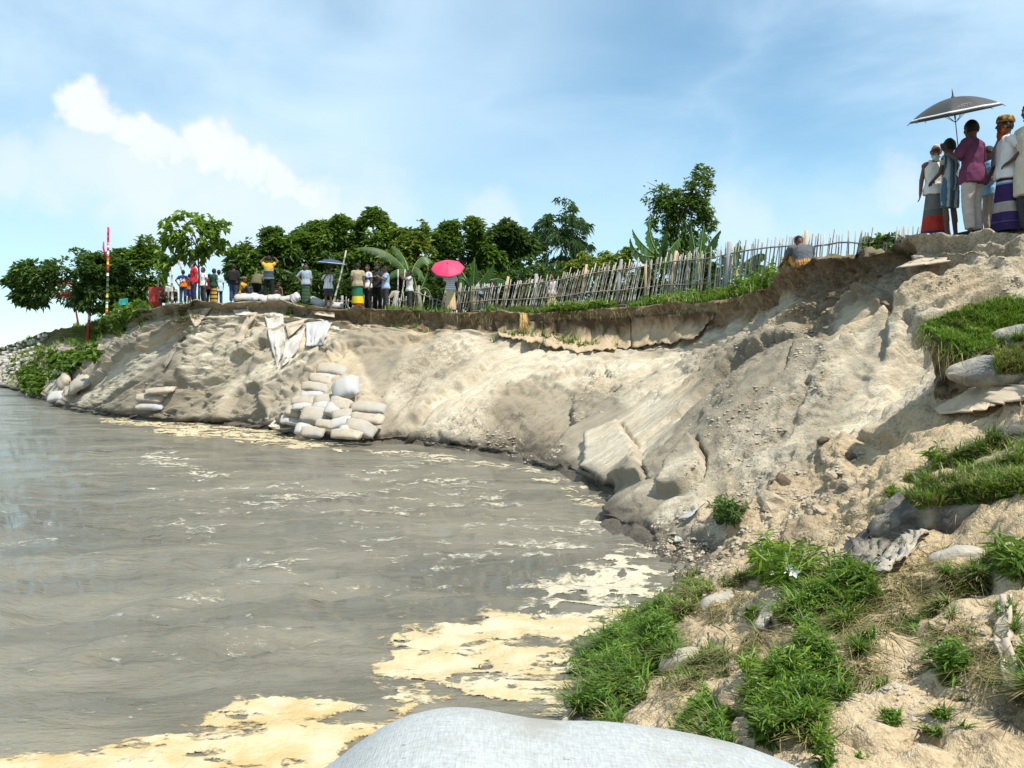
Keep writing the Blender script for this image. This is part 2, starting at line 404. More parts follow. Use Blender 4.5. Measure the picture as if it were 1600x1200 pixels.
# the stripped soil band: ragged lower edge
sb_ = vp-(6.0+.25*fbm(c3(ar*1.3, vp*.5), 4)+.18*fbm(c3(ar*5, vp*2), 3))
sb_ = sb_-.50*sstep(11.6, 12.1, sp)*(1-sstep(13.4, 14.2, sp))-.22*(1-sstep(6.6, 7.4, sp))
soil = sstep(-.12, .18, sb_)*(1-wr)*(1-.35*(1-sstep(6.6, 7.4, sp)))
tanp = [(1700,590),(1540,602),(1470,625),(1340,690),(1225,770),(1130,835),(1060,930),(900,1010),(860,1300),(3000,1500),(3000,590)]
tan = np.maximum(region(tanp, 14), sstep(20.5, 22, sp))
tan = np.maximum(tan, .75*sstep(.1, .45, fbm(c3(ar*.45, vp*.8)+5, 3))*slope*far)
for p, a in [([(350,662),(360,620),(383,600),(405,603),(415,640),(418,668)], 1), ([(788,598),(850,590),(897,606),(893,665),(835,705),(750,695)], .8),
             ([(515,520),(640,515),(625,560),(590,640),(600,690),(640,690),(560,560)], .8), ([(1110,560),(1240,500),(1330,420),(1280,560),(1130,700),(940,800),(960,770),(1040,690)], .85),
             ([(900,600),(985,640),(915,690),(870,720),(850,700)], .8), ([(130,640),(280,560),(300,600),(345,590),(330,664),(200,655)], .8), ([(1330,560),(1400,500),(1380,560),(1300,680),(1240,720)], .5), ([(930,815),(1010,770),(1090,760),(1000,830)], .8)]:
    damp = np.maximum(damp, a*region(p, 9))
damp = np.maximum(damp, .8*sstep(.15, .5, fbm(c3(ar*.8, vp*.55)+50, 4))*slope*far*.6)
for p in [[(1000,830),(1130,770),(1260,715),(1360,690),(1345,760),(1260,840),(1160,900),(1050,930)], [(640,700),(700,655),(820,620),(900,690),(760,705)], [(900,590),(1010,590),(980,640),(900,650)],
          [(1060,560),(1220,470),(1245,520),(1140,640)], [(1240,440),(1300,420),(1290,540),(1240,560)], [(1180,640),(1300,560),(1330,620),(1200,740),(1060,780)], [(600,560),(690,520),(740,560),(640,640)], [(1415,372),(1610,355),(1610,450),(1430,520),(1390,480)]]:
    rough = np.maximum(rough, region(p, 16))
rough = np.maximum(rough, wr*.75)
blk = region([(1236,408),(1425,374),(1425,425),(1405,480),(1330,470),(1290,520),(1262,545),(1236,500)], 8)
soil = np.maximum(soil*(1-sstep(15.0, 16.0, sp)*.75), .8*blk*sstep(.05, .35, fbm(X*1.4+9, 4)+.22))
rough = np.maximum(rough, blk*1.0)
soil = np.maximum(soil, .8*region([(1236,410),(1425,374),(1425,400),(1380,415),(1236,445)], 5))
for pz_, az_ in [([(1530,1095),(1640,1075),(1640,1185),(1560,1175)], .75), ([(1300,1118),(1425,1108),(1440,1150),(1320,1152)], .6), ([(1190,1000),(1260,988),(1300,1010),(1280,1032),(1200,1030)], .8), ([(1480,960),(1560,950),(1570,1000),(1500,1010)], .6), ([(1060,1100),(1150,1090),(1160,1130),(1070,1130)], .6), ([(1390,1140),(1460,1130),(1470,1180),(1400,1185)], .7)]:
    soil = np.maximum(soil, az_*region(pz_, 16)*sstep(-.25, .25, fbm(X*4+12, 4)))
soil = np.maximum(soil, .55*region([(1200,870),(1330,740),(1350,760),(1270,840),(1220,880)], 10))
# relief
sk = ar*1.0; st = fbm(c3(sk*.9, vp*.30), 4); st2 = 1-np.abs(fbm(c3(sk*2.1, vp*.5)+70, 4))*2
lump = fbm(X*.55, 4)
def facets(u, v, seed, off, tilt, sharp=16):
    # slip planes: jittered cells, each a tilted plane of its own, meeting in sharp little scarps
    iu, iv = np.floor(u), np.floor(v); best = np.full(len(u), 1e9); sec = best.copy(); num = np.zeros(len(u)); den = num+1e-30
    for a in (-1, 0, 1):
        for b in (-1, 0, 1):
            cu, cv = iu+a, iv+b; h = [_h(cu, cv, np.full(len(u), seed+k)) for k in range(5)]
            su_, sv_ = cu+.15+.7*h[0], cv+.15+.7*h[1]; d = (u-su_)**2+(v-sv_)**2
            val = (h[2]-.5)*2*off+tilt*((h[3]-.5)*2*(u-su_)+(h[4]-.5)*2*(v-sv_))
            m = d < best; sec = np.where(m, best, np.minimum(sec, d)); best = np.where(m, d, best); w = np.exp(-sharp*d); num = num+w*val; den = den+w
    return num/den, np.sqrt(sec)-np.sqrt(best)
wu = .20*fbm(X*.7+15, 3)+.05*fbm(X*3+15, 2); wv_ = .35*fbm(X*.9+45, 3)+.12*fbm(X*4+45, 3)
fa, ea = facets(sk/2.3+wu, vp/2.1+wv_, 11, .22, .42, 45); fb_, eb = facets(sk/.9+wu*1.5, vp/.9+wv_*1.3, 29, .07, .14, 30)
dmp_ = 1-.72*sstep(-25, 25, sd_poly(Q, [(880,640),(1010,620),(1130,660),(1130,800),(1010,850),(920,840)]))
dmp_ = np.minimum(dmp_, 1-.45*sstep(-30, 30, sd_poly(Q, [(1060,600),(1250,480),(1350,540),(1290,690),(1060,780)])))
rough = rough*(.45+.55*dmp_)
slope = slope*dmp_
disp += slope*far*(.15*lump+.08*st+fa*.75+fb_*.75*sstep(-.2, .25, fbm(X*.6+77, 2))-.05*(1-sstep(0, .10, ea))*sstep(0, .25, fbm(X*.8+7, 2)))
disp += slope*far*(.045*fbm(c3(sk*7, vp*2.0), 3)+.03*fbm(X*3.1, 4))
chip = fbm(X*np.array([1.3, 1.3, 1.9])+60, 4); disp += slope*far*.10*(sstep(.02, .07, chip)-.5*sstep(.07, .5, chip))*sstep(-.15, .25, fbm(X*.5+21, 2))
# slab edges: quantised ledges
q = fbm(c3(sk*.55, vp*.35)+3, 4)*3.6+vp*.4; fq = q-np.floor(q)
disp += slope*far*.16*(sstep(.0, .16, fq)-fq)*sstep(-.1, .3, fbm(X*.35+40, 2))
disp += slope*far*(.026*fbm(X*6.5+4, 3)+.05*sstep(.05, .3, fbm(c3(sk*3.2, vp*1.3)+90, 4))-.06*sstep(.62, .9, 1-np.abs(fbm(c3(sk*1.5, vp*.9)+33, 4))*2.6)*sstep(0, .3, fbm(X*.7+55, 2)))
disp += scarp*(.26*fbm(X*np.array([1.8, 1.8, 1.2]), 4)+.14*fbm(X*5, 4)) - scarp*far*.32*np.sin(PI*np.clip(w_*1.05, 0, 1))
disp += rough*face*(.085*fbm(X*5.5+3, 4)+.055*np.maximum(0, fbm(X*11+8, 3)))
disp += wr*face*(.19*fbm(X*1.5, 4)+.085*fbm(X*4.3, 5, .6)-.05*(1-np.abs(fbm(X*2.6+33, 3))*5).clip(0, 1))
disp += blk*(.34*fbm(X*1.6+2, 5, .62)-.2*np.abs(fbm(X*2.7+6, 4)))
for p, a, f in [([(350,662),(360,620),(383,600),(405,603),(415,640),(418,668)], -.30, 3), ([(788,598),(850,590),(897,606),(893,665),(835,705),(750,695)], -.16, 2.5),
          ([(915,688),(972,665),(983,690),(1003,706),(1005,748),(960,760),(918,748)], .22, 1.6), ([(1032,772),(1042,740),(1086,690),(1103,712),(1100,748),(1066,768)], .20, 1.6),
          ([(1345,692),(1396,685),(1394,702),(1370,728),(1325,722)], -.16, 2.5), ([(1290,720),(1345,700),(1330,760),(1300,770)], .08, 3),
          ([(1005,815),(1060,785),(1120,790),(1080,830),(1030,850)], .10, 4), ([(1140,815),(1225,770),(1235,785),(1160,840)], .10, 4),
          ([(1385,395),(1425,377),(1422,450),(1400,500),(1375,470)], -.28, 5), ([(1425,395),(1600,370),(1600,440),(1430,520),(1380,560),(1405,480)], .18, 4),
          ([(1300,520),(1380,440),(1400,500),(1310,640),(1240,700)], .10, 6), ([(1420,500),(1450,520),(1430,620),(1380,640)], -.15, 5),
          ([(150,640),(260,560),(330,510),(290,590),(200,650)], .2, 4), ([(560,560),(690,500),(660,600),(600,680)], -.10, 5), ([(640,690),(700,640),(830,590),(740,690)], .14, 4)]:
    disp += a*sstep(-f, f, sd_poly(Qw, p))
for pl, w, a in [([(915,686),(972,663),(990,692),(1003,712),(1007,748)], 4, .16), ([(1086,688),(1105,710),(1101,748)], 4, .2), ([(1445,680),(1410,725),(1340,768)], 3, .09), ([(1400,788),(1365,815),(1325,832)], 3, .07),
          ([(1420,640),(1400,690),(1380,705)], 2.5, .06), ([(835,640),(795,670),(770,690)], 3, .1), ([(890,640),(888,665),(915,650)], 3.5, .12), ([(690,560),(720,545),(735,560)], 3, .12), ([(1250,540),(1220,600),(1110,690)], 4, .08),
          ([(1480,1035),(1455,1040),(1400,1038)], 5, .12), ([(1480,1040),(1485,1080),(1468,1105)], 6, .14), ([(1400,930),(1390,950),(1330,1000)], 4, .06), ([(1330,940),(1410,925),(1470,925)], 4, .06), ([(1540,960),(1575,1000),(1580,1060)], 6, .1)]:
    disp -= a*(1-sstep(0, w, d_line(Qw, pl)))
# hollow by the near bank's foot
for (hx, hy, r, a) in [(1440,1160,26,.22), (1300,1010,30,.2), (1220,1005,26,.18)]:
    disp -= a*(1-sstep(r*.5, r, np.hypot((Qw[:, 0]-hx), (Qw[:, 1]-hy)*1.5)))
disp += inland*.07*fbm(X*1.2, 3)*(1-sstep(8.2, 9, vp))
toe = sstep(.9, 1.05, vp)*(1-sstep(1.3, 2.0, vp))
disp += toe*.12*fbm(X*2.5+11, 4)
X = X+nrm*disp[:, None]
# crest outline bites
bite = (1-inland)*scarp+sstep(6.9, 7, vp)*(1-sstep(7.0, 7.4, vp))
X[:, 2] += far*bite*.13*fbm(c3(ar*.9, ar*0), 4)*sstep(6.4, 7, vp)
wet = 1-sstep(.12, .42, X[:, 2]+.12*fbm(X*2, 3))
ii = np.arange(NT*NV).reshape(NT, NV)
FQ = np.stack([ii[:-1, :-1], ii[1:, :-1], ii[1:, 1:], ii[:-1, 1:]], -1).reshape(-1, 4)
if sgn < 0: FQ = FQ[:, ::-1]
ter = mesh_np('river_bank', X, FQ)
green = inland*(.6+.4*fbm(X*.8, 3))*(1-.6*sstep(15, 17, sp)); lf_ = (1-sstep(2.7, 3.4, sp))*sstep(.6, 1.2, sp); green = np.maximum(green, lf_*sstep(5.2, 5.8, vp)*.9)
for nme, v in (('soil', soil), ('damp', np.clip(damp*1.35+.30*slope*far*sstep(.0, .06, fa), 0, 1)), ('tan', np.clip(tan, 0, 1)), ('rough', np.clip(rough, 0, 1)), ('wet', wet), ('green', np.clip(green, 0, 1)), ('su', ar), ('sv', vp)): attr(ter, nme, v)
m, t, b = newmat('river_sand'); n = N(t); co = n.coord()
su = n.node('ShaderNodeCombineXYZ'); n.put(su.inputs[0], n.math('MULTIPLY', n.attr('su'), 2.2)); n.put(su.inputs[1], n.math('MULTIPLY', n.attr('sv'), 1.4))
stk = n.noise(1.6, 7, .6, su.outputs[0]); big = n.noise(.8, 6, .6, co); fine = n.noise(26, 6, .68, co); grit = n.noise(95, 4, .7, co)
base = n.mix(n.mr(stk, .35, .65), (.47, .40, .29), (.72, .65, .51))
s6 = n.noise(6.5, 6, .62, su.outputs[0]); base = n.mix(n.mr(big, .4, .62), base, n.mix(.5, base, (.41, .335, .225))); base = n.mix(n.mr(s6, .56, .68, 0, .6), base, (.78, .71, .57)); base = n.mix(n.mr(s6, .44, .33, 0, .55), base, (.30, .25, .18))
base = n.mix(n.math('MULTIPLY', n.attr('tan'), .85), base, n.mix(n.mr(big, .3, .7), (.50, .36, .20), (.66, .51, .315)))
sv2 = n.node('ShaderNodeCombineXYZ'); n.put(sv2.inputs[0], n.math('MULTIPLY', n.attr('su'), 9.0)); n.put(sv2.inputs[1], n.math('MULTIPLY', n.attr('sv'), 2.6))
sfi = n.noise(1.4, 6, .65, sv2.outputs[0]); sp11 = n.noise(10, 5, .7, co)
base = n.mix(n.mr(sfi, .55, .72, 0, .5), base, (.34, .28, .19)); base = n.mix(n.mr(sfi, .45, .30, 0, .45), base, (.80, .735, .60)); base = n.mix(n.mr(sp11, .58, .68, 0, .55), base, (.27, .215, .14))
base = n.mix(n.math('MULTIPLY', n.attr('damp'), n.mr(stk, .3, .6, .65, 1)), base, n.mix(n.mr(fine, .3, .7), (.235, .20, .145), (.335, .29, .215)))
mid = n.noise(6, 6, .65, co); sl_ = n.mix(n.mr(mid, .36, .64), (.085, .052, .026), (.33, .235, .135)); sl_ = n.mix(n.mr(fine, .45, .7, 0, .5), sl_, (.05, .032, .018)); sl_ = n.mix(n.mr(big, .45, .62, 0, .6), sl_, (.40, .32, .215))
base = n.mix(n.attr('soil'), base, sl_)
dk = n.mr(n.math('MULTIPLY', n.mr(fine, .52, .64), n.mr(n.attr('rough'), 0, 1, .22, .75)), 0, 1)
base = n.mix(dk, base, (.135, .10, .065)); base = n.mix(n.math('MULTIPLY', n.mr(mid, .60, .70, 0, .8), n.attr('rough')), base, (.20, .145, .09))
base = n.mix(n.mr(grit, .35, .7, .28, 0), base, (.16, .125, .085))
base = n.mix(n.attr('green'), base, n.mix(n.mr(fine, .35, .65), (.05, .085, .018), (.14, .13, .05)))
base = n.mix(n.math('MULTIPLY', n.attr('wet'), .92), base, n.mix(n.mr(fine, .35, .65), (.055, .044, .032), (.13, .108, .08)))
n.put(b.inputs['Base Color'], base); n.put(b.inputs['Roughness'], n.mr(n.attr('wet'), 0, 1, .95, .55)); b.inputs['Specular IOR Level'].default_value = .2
h = n.math('ADD', n.math('MULTIPLY', fine, 1.0), n.math('MULTIPLY', grit, .35))
h = n.math('ADD', h, n.math('MULTIPLY', stk, .8)); h = n.math('ADD', h, n.math('ADD', n.math('MULTIPLY', sfi, 1.2), n.math('MULTIPLY', sp11, 1.5))); rdg = n.math('ABSOLUTE', n.math('SUBTRACT', mid, .5)); h = n.math('ADD', h, n.math('MULTIPLY', n.mr(rdg, 0, .07), n.mr(n.attr('rough'), 0, 1, .25, .8)))
n.bump(b, n.math('MULTIPLY', h, n.mr(n.attr('rough'), 0, 1, .8, 1.5)), .55, .05)
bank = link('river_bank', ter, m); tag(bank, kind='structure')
BV = BVHTree.FromPolygons([Vector(q) for q in X.tolist()], FQ.tolist())
CAM = Vector((0, 0, CAMZ))
def cast(px, py):
    d = P(px, py, 1)-CAM; d.normalize()
    h = BV.ray_cast(CAM, d); return (h[0], h[1]) if h[0] is not None else (None, None)
def ground(x, y):
    h = BV.ray_cast(Vector((x, y, 50)), Vector((0, 0, -1))); return h[0].z if h[0] is not None else 4.2

# ---------------------------------------------------------------- water
ang = np.concatenate([np.linspace(-PI, -.62, 26)[:-1], np.linspace(-.62, .30, 430), np.linspace(.30, PI, 30)[1:]])
ys = np.concatenate([1/np.linspace(1/1.5, 1/60., 320), np.geomspace(61, 6000, 40)])
A, R = np.meshgrid(ang, ys, indexing='ij'); wx = (np.sin(A)*R).ravel(); wy = (np.cos(A)*R).ravel(); rr = R.ravel()
e = np.clip(1-rr/70, 0, 1)
ca, sa = math.cos(.18), math.sin(.18); fx = wx*ca+wy*sa; fy = -wx*sa+wy*ca
wpx = 1.3*fbm(c3(fx*.16, fy*.3)+90, 3); wpy = 1.3*fbm(c3(fx*.16, fy*.3)+120, 3); fx = fx+wpx; fy = fy+wpy; swell = fbm(c3(fx*.24, fy*.62), 3); chop = 1-np.abs(fbm(c3(fx*1.0+.6*swell, fy*2.6)+9, 4))*2
wz = e*(.17*swell+.085*(chop-.4)+.036*fbm(c3(fx*3.2, fy*7), 3))
calm2 = sd_poly(np.stack([800+F*wx/np.maximum(wy, .5), HY+F*CAMZ/np.maximum(wy, .5)], 1), [(-400,1130),(250,1120),(640,1080),(700,1400),(-400,1400)]); wz *= 1-.85*sstep(-70, 10, calm2)*(wy > 1)
calm = sd_poly(np.stack([800+F*wx/np.maximum(wy, .5), HY+F*CAMZ/np.maximum(wy, .5)], 1), [(430,1300),(560,1090),(820,1000),(1200,900),(1200,1400)]); wz *= 1-.6*sstep(-60, 20, calm)*(wy > 1)
na, nr = len(ang), len(ys); ii = np.arange(na*nr).reshape(na, nr)
FW = np.stack([ii[:-1, :-1], ii[:-1, 1:], ii[1:, 1:], ii[1:, :-1]], -1).reshape(-1, 4)[:, ::-1]
wm = mesh_np('water', c3(wx, wy, wz), FW)
m, t, b = newmat('muddy_water'); n = N(t)
cs = n.coord('Object', (.55, 1.5, 1)); mud = n.noise(.42, 5, .6, cs, 1.6)
n.put(b.inputs['Base Color'], n.mix(n.mr(mud, .35, .65), (.112, .104, .078), (.205, .184, .135)))
n.put(b.inputs['Roughness'], n.mr(mud, .3, .7, .04, .22)); b.inputs['IOR'].default_value = 1.33; b.inputs['Specular IOR Level'].default_value = .5
w1 = n.noise(1.7, 7, .6, n.coord('Object', (.5, 1.25, 1)), .6)
w2 = n.noise(9, 4, .6, n.coord('Object', (.45, 1.3, 1)), .3)
n.bump(b, n.math('ADD', w1, n.math('MULTIPLY', w2, .22)), .8, .16)
wo = link('water', wm, m); tag(wo, kind='structure')

# ---------------------------------------------------------------- foam lying on the water
ax = np.arange(-20, 1070, 1.25); ay = np.concatenate([np.arange(642, 735, .45), np.arange(735, 850, .8), np.arange(850, 1215, 1.2)])
PXX, PYY = np.meshgrid(ax, ay, indexing='ij'); fpx = PXX.ravel(); fpy = PYY.ravel()
D = CAMZ*F/(fpy-HY); gx = (fpx-800)/F*D; gy = D
QF = np.stack([fpx, fpy], 1)
ww = c3(fbm(c3(gx*1.2, gy*1.2), 4), fbm(c3(gx*1.2+40, gy*1.2), 4))[:, :2]
QF2 = QF+ww*np.stack([F/D*.32, F/D*.12], 1)
Mk = np.zeros(len(fpx)); Th = np.zeros(len(fpx))
for poly, dens, thick, fe in [([(-60,1230),(-60,1190),(90,1168),(250,1135),(390,1100),(480,1096),(560,1112),(640,1105),(620,1140),(520,1190),(500,1230)], .90, 1, 22),
     ([(590,1000),(640,975),(760,958),(900,965),(1060,925),(1060,960),(900,1010),(920,1150),(850,1112),(760,1092),(650,1072),(560,1060),(610,1022)], .98, .8, 34),
     ([(780,945),(880,880),(980,850),(1060,880),(1060,950),(960,955),(800,968)], .82, .3, 44),
     ([(860,760),(960,765),(985,795),(930,800),(870,775)], .62, .6, 10),
     ([(150,652),(300,660),(430,676),(520,690),(560,700),(480,708),(420,697),(240,676),(150,662)], .72, .8, 5), ([(540,695),(700,705),(830,725),(960,768),(900,765),(760,735),(600,712)], .60, .5, 7),
     ([(235,700),(280,700),(290,722),(380,735),(420,748),(300,745),(215,728)], .52, .1, 8), ([(410,790),(440,755),(540,755),(560,778),(470,785)], .5, .2, 10), ([(500,735),(640,715),(780,740),(820,800),(620,795)], .43, .2, 20),
     ([(820,860),(930,800),(990,840),(880,880)], .45, .15, 20), ([(560,1060),(650,1070),(780,1100),(640,1110),(560,1100)], .5, .9, 10), ([(100,660),(300,690),(900,780),(980,900),(600,980),(330,930),(150,760)], .375, .1, 60), ([(0,640),(330,700),(520,1000),(460,1090),(0,1150)], .27, .05, 40)]:
    s = sstep(-fe, fe, sd_poly(QF2, poly))*dens
    Th = np.where(s > Mk, thick, Th); Mk = np.maximum(Mk, s)
fnz = fbm(c3(gx*.95+.9*ww[:, 0], gy*2.9+.9*ww[:, 1])+2, 6, .66)
fnz2 = 1-np.abs(fbm(c3(gx*2.6, gy*5)+23, 3))*2
hole = np.maximum(fbm(c3(gx*1.9+.8*ww[:, 0], gy*4.2)+71, 4), .95*fbm(c3(gx*5.2+1.5*ww[:, 0], gy*9)+171, 4))
val = Mk-.5+.42*fnz+.12*fnz2*(1-Th)+.10*fbm(c3(gx*7, gy*12), 3)-.62*sstep(.16, .36, hole)*(1-.5*Th)-.06*(1-Th)+.16*fbm(c3(gx*15, gy*22), 2)
shore = np.zeros(len(fpx))
fh = .003+np.clip(val*4, 0, 1)*Th*(.005+.012*np.clip(fbm(c3(gx*6, gy*6), 3)+.25, 0, 1)+.016*np.clip(fbm(c3(gx*2.4, gy*3.2)+6, 3)+.1, 0, 1))
# ride on the wave surface
wbv = BVHTree.FromPolygons([Vector(q) for q in np.stack([wx, wy, wz], 1).tolist()], FW.tolist())
keep = val > -.10
ii = np.arange(len(fpx)).reshape(len(ax), len(ay))
k4 = np.stack([ii[:-1, :-1], ii[1:, :-1], ii[1:, 1:], ii[:-1, 1:]], -1).reshape(-1, 4)
k4 = k4[keep[k4].sum(1) >= 3]; used = np.unique(k4); rem = np.full(len(fpx), -1); rem[used] = np.arange(len(used))
bz = np.array([(wbv.ray_cast(Vector((gx[u], gy[u], 5)), Vector((0, 0, -1)))[0] or Vector((0, 0, 0))).z for u in used])
edge = np.clip(val[used]*14, 0, 1); attr_v = val[used]
fm = mesh_np('foam', c3(gx[used], gy[used], bz+.003+fh[used]*edge), rem[k4][:, ::-1])
attr(fm, 'thick', Th[used]); attr(fm, 'val', attr_v); attr(fm, 'dens', np.clip(val[used]*3, 0, 1))
m, t, b = newmat('river_foam'); n = N(t); co = n.coord()
f1 = n.noise(3.2, 6, .6, co); f2 = n.noise(30, 4, .6, co)
cw = n.mix(n.mr(f2, .3, .7), (.40, .375, .30), (.54, .505, .41)); cy = n.mix(n.mr(f1, .35, .65), (.53, .45, .29), (.44, .32, .14))
n.put(b.inputs['Base Color'], n.mix(n.math('MULTIPLY', n.attr('thick'), n.mr(f1, .25, .5, .5, 1)), cw, cy)); b.inputs['Roughness'].default_value = .8; b.inputs['Specular IOR Level'].default_value = .25
vb = n.node('ShaderNodeTexVoronoi'); vb.inputs['Scale'].default_value = 26; t.links.new(co, vb.inputs['Vector'])
n.bump(b, n.math('ADD', n.math('ADD', f2, n.math('MULTIPLY', n.noise(90, 3, .6, co), .5)), n.math('MULTIPLY', vb.outputs['Distance'], -.6)), .5, .02)
lace = n.noise(14, 8, .72, n.coord('Object', (1, 2.0, 1)), .9)
al = n.mr(n.math('ADD', n.math('MULTIPLY', n.attr('val'), 1.7), n.math('MULTIPLY', n.math('SUBTRACT', lace, .5), 1.9)), -.09, .30)
tr_ = n.node('ShaderNodeBsdfTransparent'); ms_ = n.node('ShaderNodeMixShader'); n.put(ms_.inputs[0], al)
t.links.new(tr_.outputs[0], ms_.inputs[1]); t.links.new(b.outputs[0], ms_.inputs[2]); t.links.new(ms_.outputs[0], [q for q in t.nodes if q.type == 'OUTPUT_MATERIAL'][0].inputs[0])
fo = link('foam', fm, m); tag(fo, 'cream and yellow river foam drifting along the foot of the bank', 'foam', kind='stuff')
# ---------------------------------------------------------------- trees and plants
def leaf_cloud(C, length, width, mat, name, parent, droop=.25, out_dir=None, tone=None, fold=.25, updir=.55):
    """one mesh of small bent leaves centred at the points C"""
    n = len(C); C = np.asarray(C)
    az = RNG.uniform(0, 2*PI, n); el = RNG.normal(-droop, .45, n)
    d = np.stack([np.cos(az)*np.cos(el), np.sin(az)*np.cos(el), np.sin(el)], 1)
    if out_dir is not None: d = d+out_dir*.7; d /= np.linalg.norm(d, axis=1, keepdims=True)
    up = np.stack([RNG.normal(0, .5, n), RNG.normal(0, .5, n), np.full(n, updir+.4)], 1)
    s = np.cross(d, up); s /= np.linalg.norm(s, axis=1, keepdims=True)+1e-9; u = np.cross(s, d)
    L = (length*RNG.uniform(.65, 1.25, n))[:, None]; Wd = (width*RNG.uniform(.7, 1.2, n))[:, None]
    base = C; tip = C+d*L-np.array([0, 0, 1])*L*droop*.5
    m1 = C+d*L*.45+s*Wd*.5+u*Wd*fold; m2 = C+d*L*.45-s*Wd*.5+u*Wd*fold
    V = np.stack([base, m1, tip, m2], 1).reshape(-1, 3); i = np.arange(n)*4
    Fc = np.concatenate([np.stack([i, i+1, i+2], 1), np.stack([i, i+2, i+3], 1)])
    me = mesh_np(name, V, Fc, False)
    t = RNG.uniform(0, 1, n) if tone is None else np.clip(tone+RNG.normal(0, .26, n), 0, 1)
    attr(me, 'tone', np.repeat(t, 4)); return link(name, me, mat, parent)
def crown_points(blobs, D, n, depth=.9, gap=.0, shell=.5, scale=1.1, origin=None):
    extra_ = []
    for b in blobs:
        for k in range(4):
            a = random.uniform(-.35, PI+.35); r_ = random.uniform(.22, .48); extra_.append((b[0]+math.cos(a)*b[2]*random.uniform(.75, 1.1), b[1]-math.sin(a)*b[3]*random.uniform(.7, 1.12), b[2]*r_, b[3]*r_*.9, random.uniform(-.6, .6)))
    blobs = list(blobs)+extra_
    vol = np.array([b[2]*b[3] for b in blobs], float); cnt = RNG.multinomial(int(n*1.8), vol/vol.sum()); pts = []; tone = []
    for b, k in zip(blobs, cnt):
        c = P(b[0], b[1], D+(b[4] if len(b) > 4 else 0)); r = np.array([b[2], 0, b[3]])/F*D; r[1] = (b[2]+b[3])/2/F*D*depth
        q = RNG.normal(0, 1, (k, 3)); q /= np.linalg.norm(q, axis=1, keepdims=True); q *= (RNG.uniform(0, 1, (k, 1))**(1/3))*(1-shell)+shell*RNG.uniform(.78, 1.08, (k, 1))
        pts.append(np.array(c)+q*r)
    pts = np.concatenate(pts); f = fbm(pts*scale, 3)+.35*fbm(pts*scale*2.7, 2)
    pts = pts[f > np.quantile(f, .42 if not gap else gap)]
    if len(pts) > n: pts = pts[RNG.permutation(len(pts))[:n]]
    tone = .42+.55*fbm(pts*.9+9, 3)+.25*fbm(pts*3, 2); return pts, tone
BARK = simple('bark', (.17, .125, .085), .95, .4, 12, .8, 40, .03)
GREEN = leafmat('foliage', (.028, .075, .010), (.15, .25, .03), .4)
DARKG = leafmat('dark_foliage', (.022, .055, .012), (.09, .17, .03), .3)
BRIGHT = leafmat('bright_foliage', (.035, .10, .012), (.24, .36, .035), .45)
YELG = leafmat('yellowish_foliage', (.05, .11, .015), (.30, .33, .04), .4)
GREY = leafmat('greyish_foliage', (.035, .085, .03), (.13, .22, .08), .35)
GRASS = leafmat('grass_blades', (.035, .10, .010), (.19, .31, .035), .35, .5)
DRYG = leafmat('dry_grass', (.13, .105, .04), (.38, .32, .14), .25, .7)
def tree(label, blobs, D, n, leaf, mat, trunk, limbs=6, trunk_r=.11, name='tree', group=None, tmat=None, droop=.25, shell=.45, scale=1.1, gap=0, depth=.9, ub=.55):
    b0 = P(*trunk[0], D); z0 = ground(b0.x, D); base = Vector((b0.x, D, z0-.05))
    r = empty(name, base); tag(r, label, 'tree', group)
    tr = MB(); pts = [Vector((0, 0, 0))]+[P(q[0], q[1], D)-base for q in trunk[1:]]
    tr.tube(pts, [trunk_r*(1-.6*i/(len(pts)-1)) for i in range(len(pts))], 9, jit=.06)
    for k in range(limbs):
        b = blobs[k % len(blobs)]; s = pts[-1].lerp(pts[max(len(pts)-2, 0)], random.uniform(0, .9))
        e = P(b[0]+random.uniform(-.4, .4)*b[2], b[1]+random.uniform(-.3, .3)*b[3], D+random.uniform(-.3, .3))-base
        mid = s.lerp(e, .5)+Vector((random.uniform(-.15, .15), random.uniform(-.2, .2), .1)); tr.tube([s, mid, e], [trunk_r*.45, trunk_r*.28, trunk_r*.1], 6)
    tr.build('trunk', tmat or BARK, r)
    p, t = crown_points(blobs, D, n, depth, gap, shell, scale); p = p-np.array(base)
    ctr = p.mean(0); od = (p-ctr); od /= np.linalg.norm(od, axis=1, keepdims=True)+1e-6
    leaf_cloud(p, leaf[0], leaf[1], mat, 'crown', r, droop, od, t, updir=ub); return r
REDTRUNK = banded('red_painted_trunk', [(0, (.55, .06, .06)), (.55, (.62, .10, .10)), (.7, (.75, .65, .62)), (.8, (.5, .08, .08))], -.2, 2.2)
tree('dark spreading tree leaning out over the far left shore on thin red painted trunks', [(78,440,50,26),(52,428,32,20),(128,428,58,30),(98,462,52,20),(150,462,46,26),(60,468,26,14),(165,425,35,22),(40,455,16,10)], 47, 9000, (.36,.18), DARKG, [(137,505),(141,470),(120,445)], 12, .10, 'spreading_tree', None, REDTRUNK, .2, .4, .75)
tree('thin slanting red trunked tree under the far left spreading crown', [(112,466,24,12),(100,452,25,14)], 59, 900, (.32,.16), DARKG, [(124,507),(118,482),(112,465)], 3, .08, 'slender_tree', None, REDTRUNK)
tree('bushy dark green tree right of the striped pole, behind the red barrel', [(205,430,48,40),(236,415,26,30),(228,392,16,18),(190,465,42,24),(165,452,36,26),(228,455,26,30),(190,405,22,16)], 49, 7500, (.34,.17), GREEN, [(212,495),(210,460),(207,430)], 8, .12, 'bushy_tree')
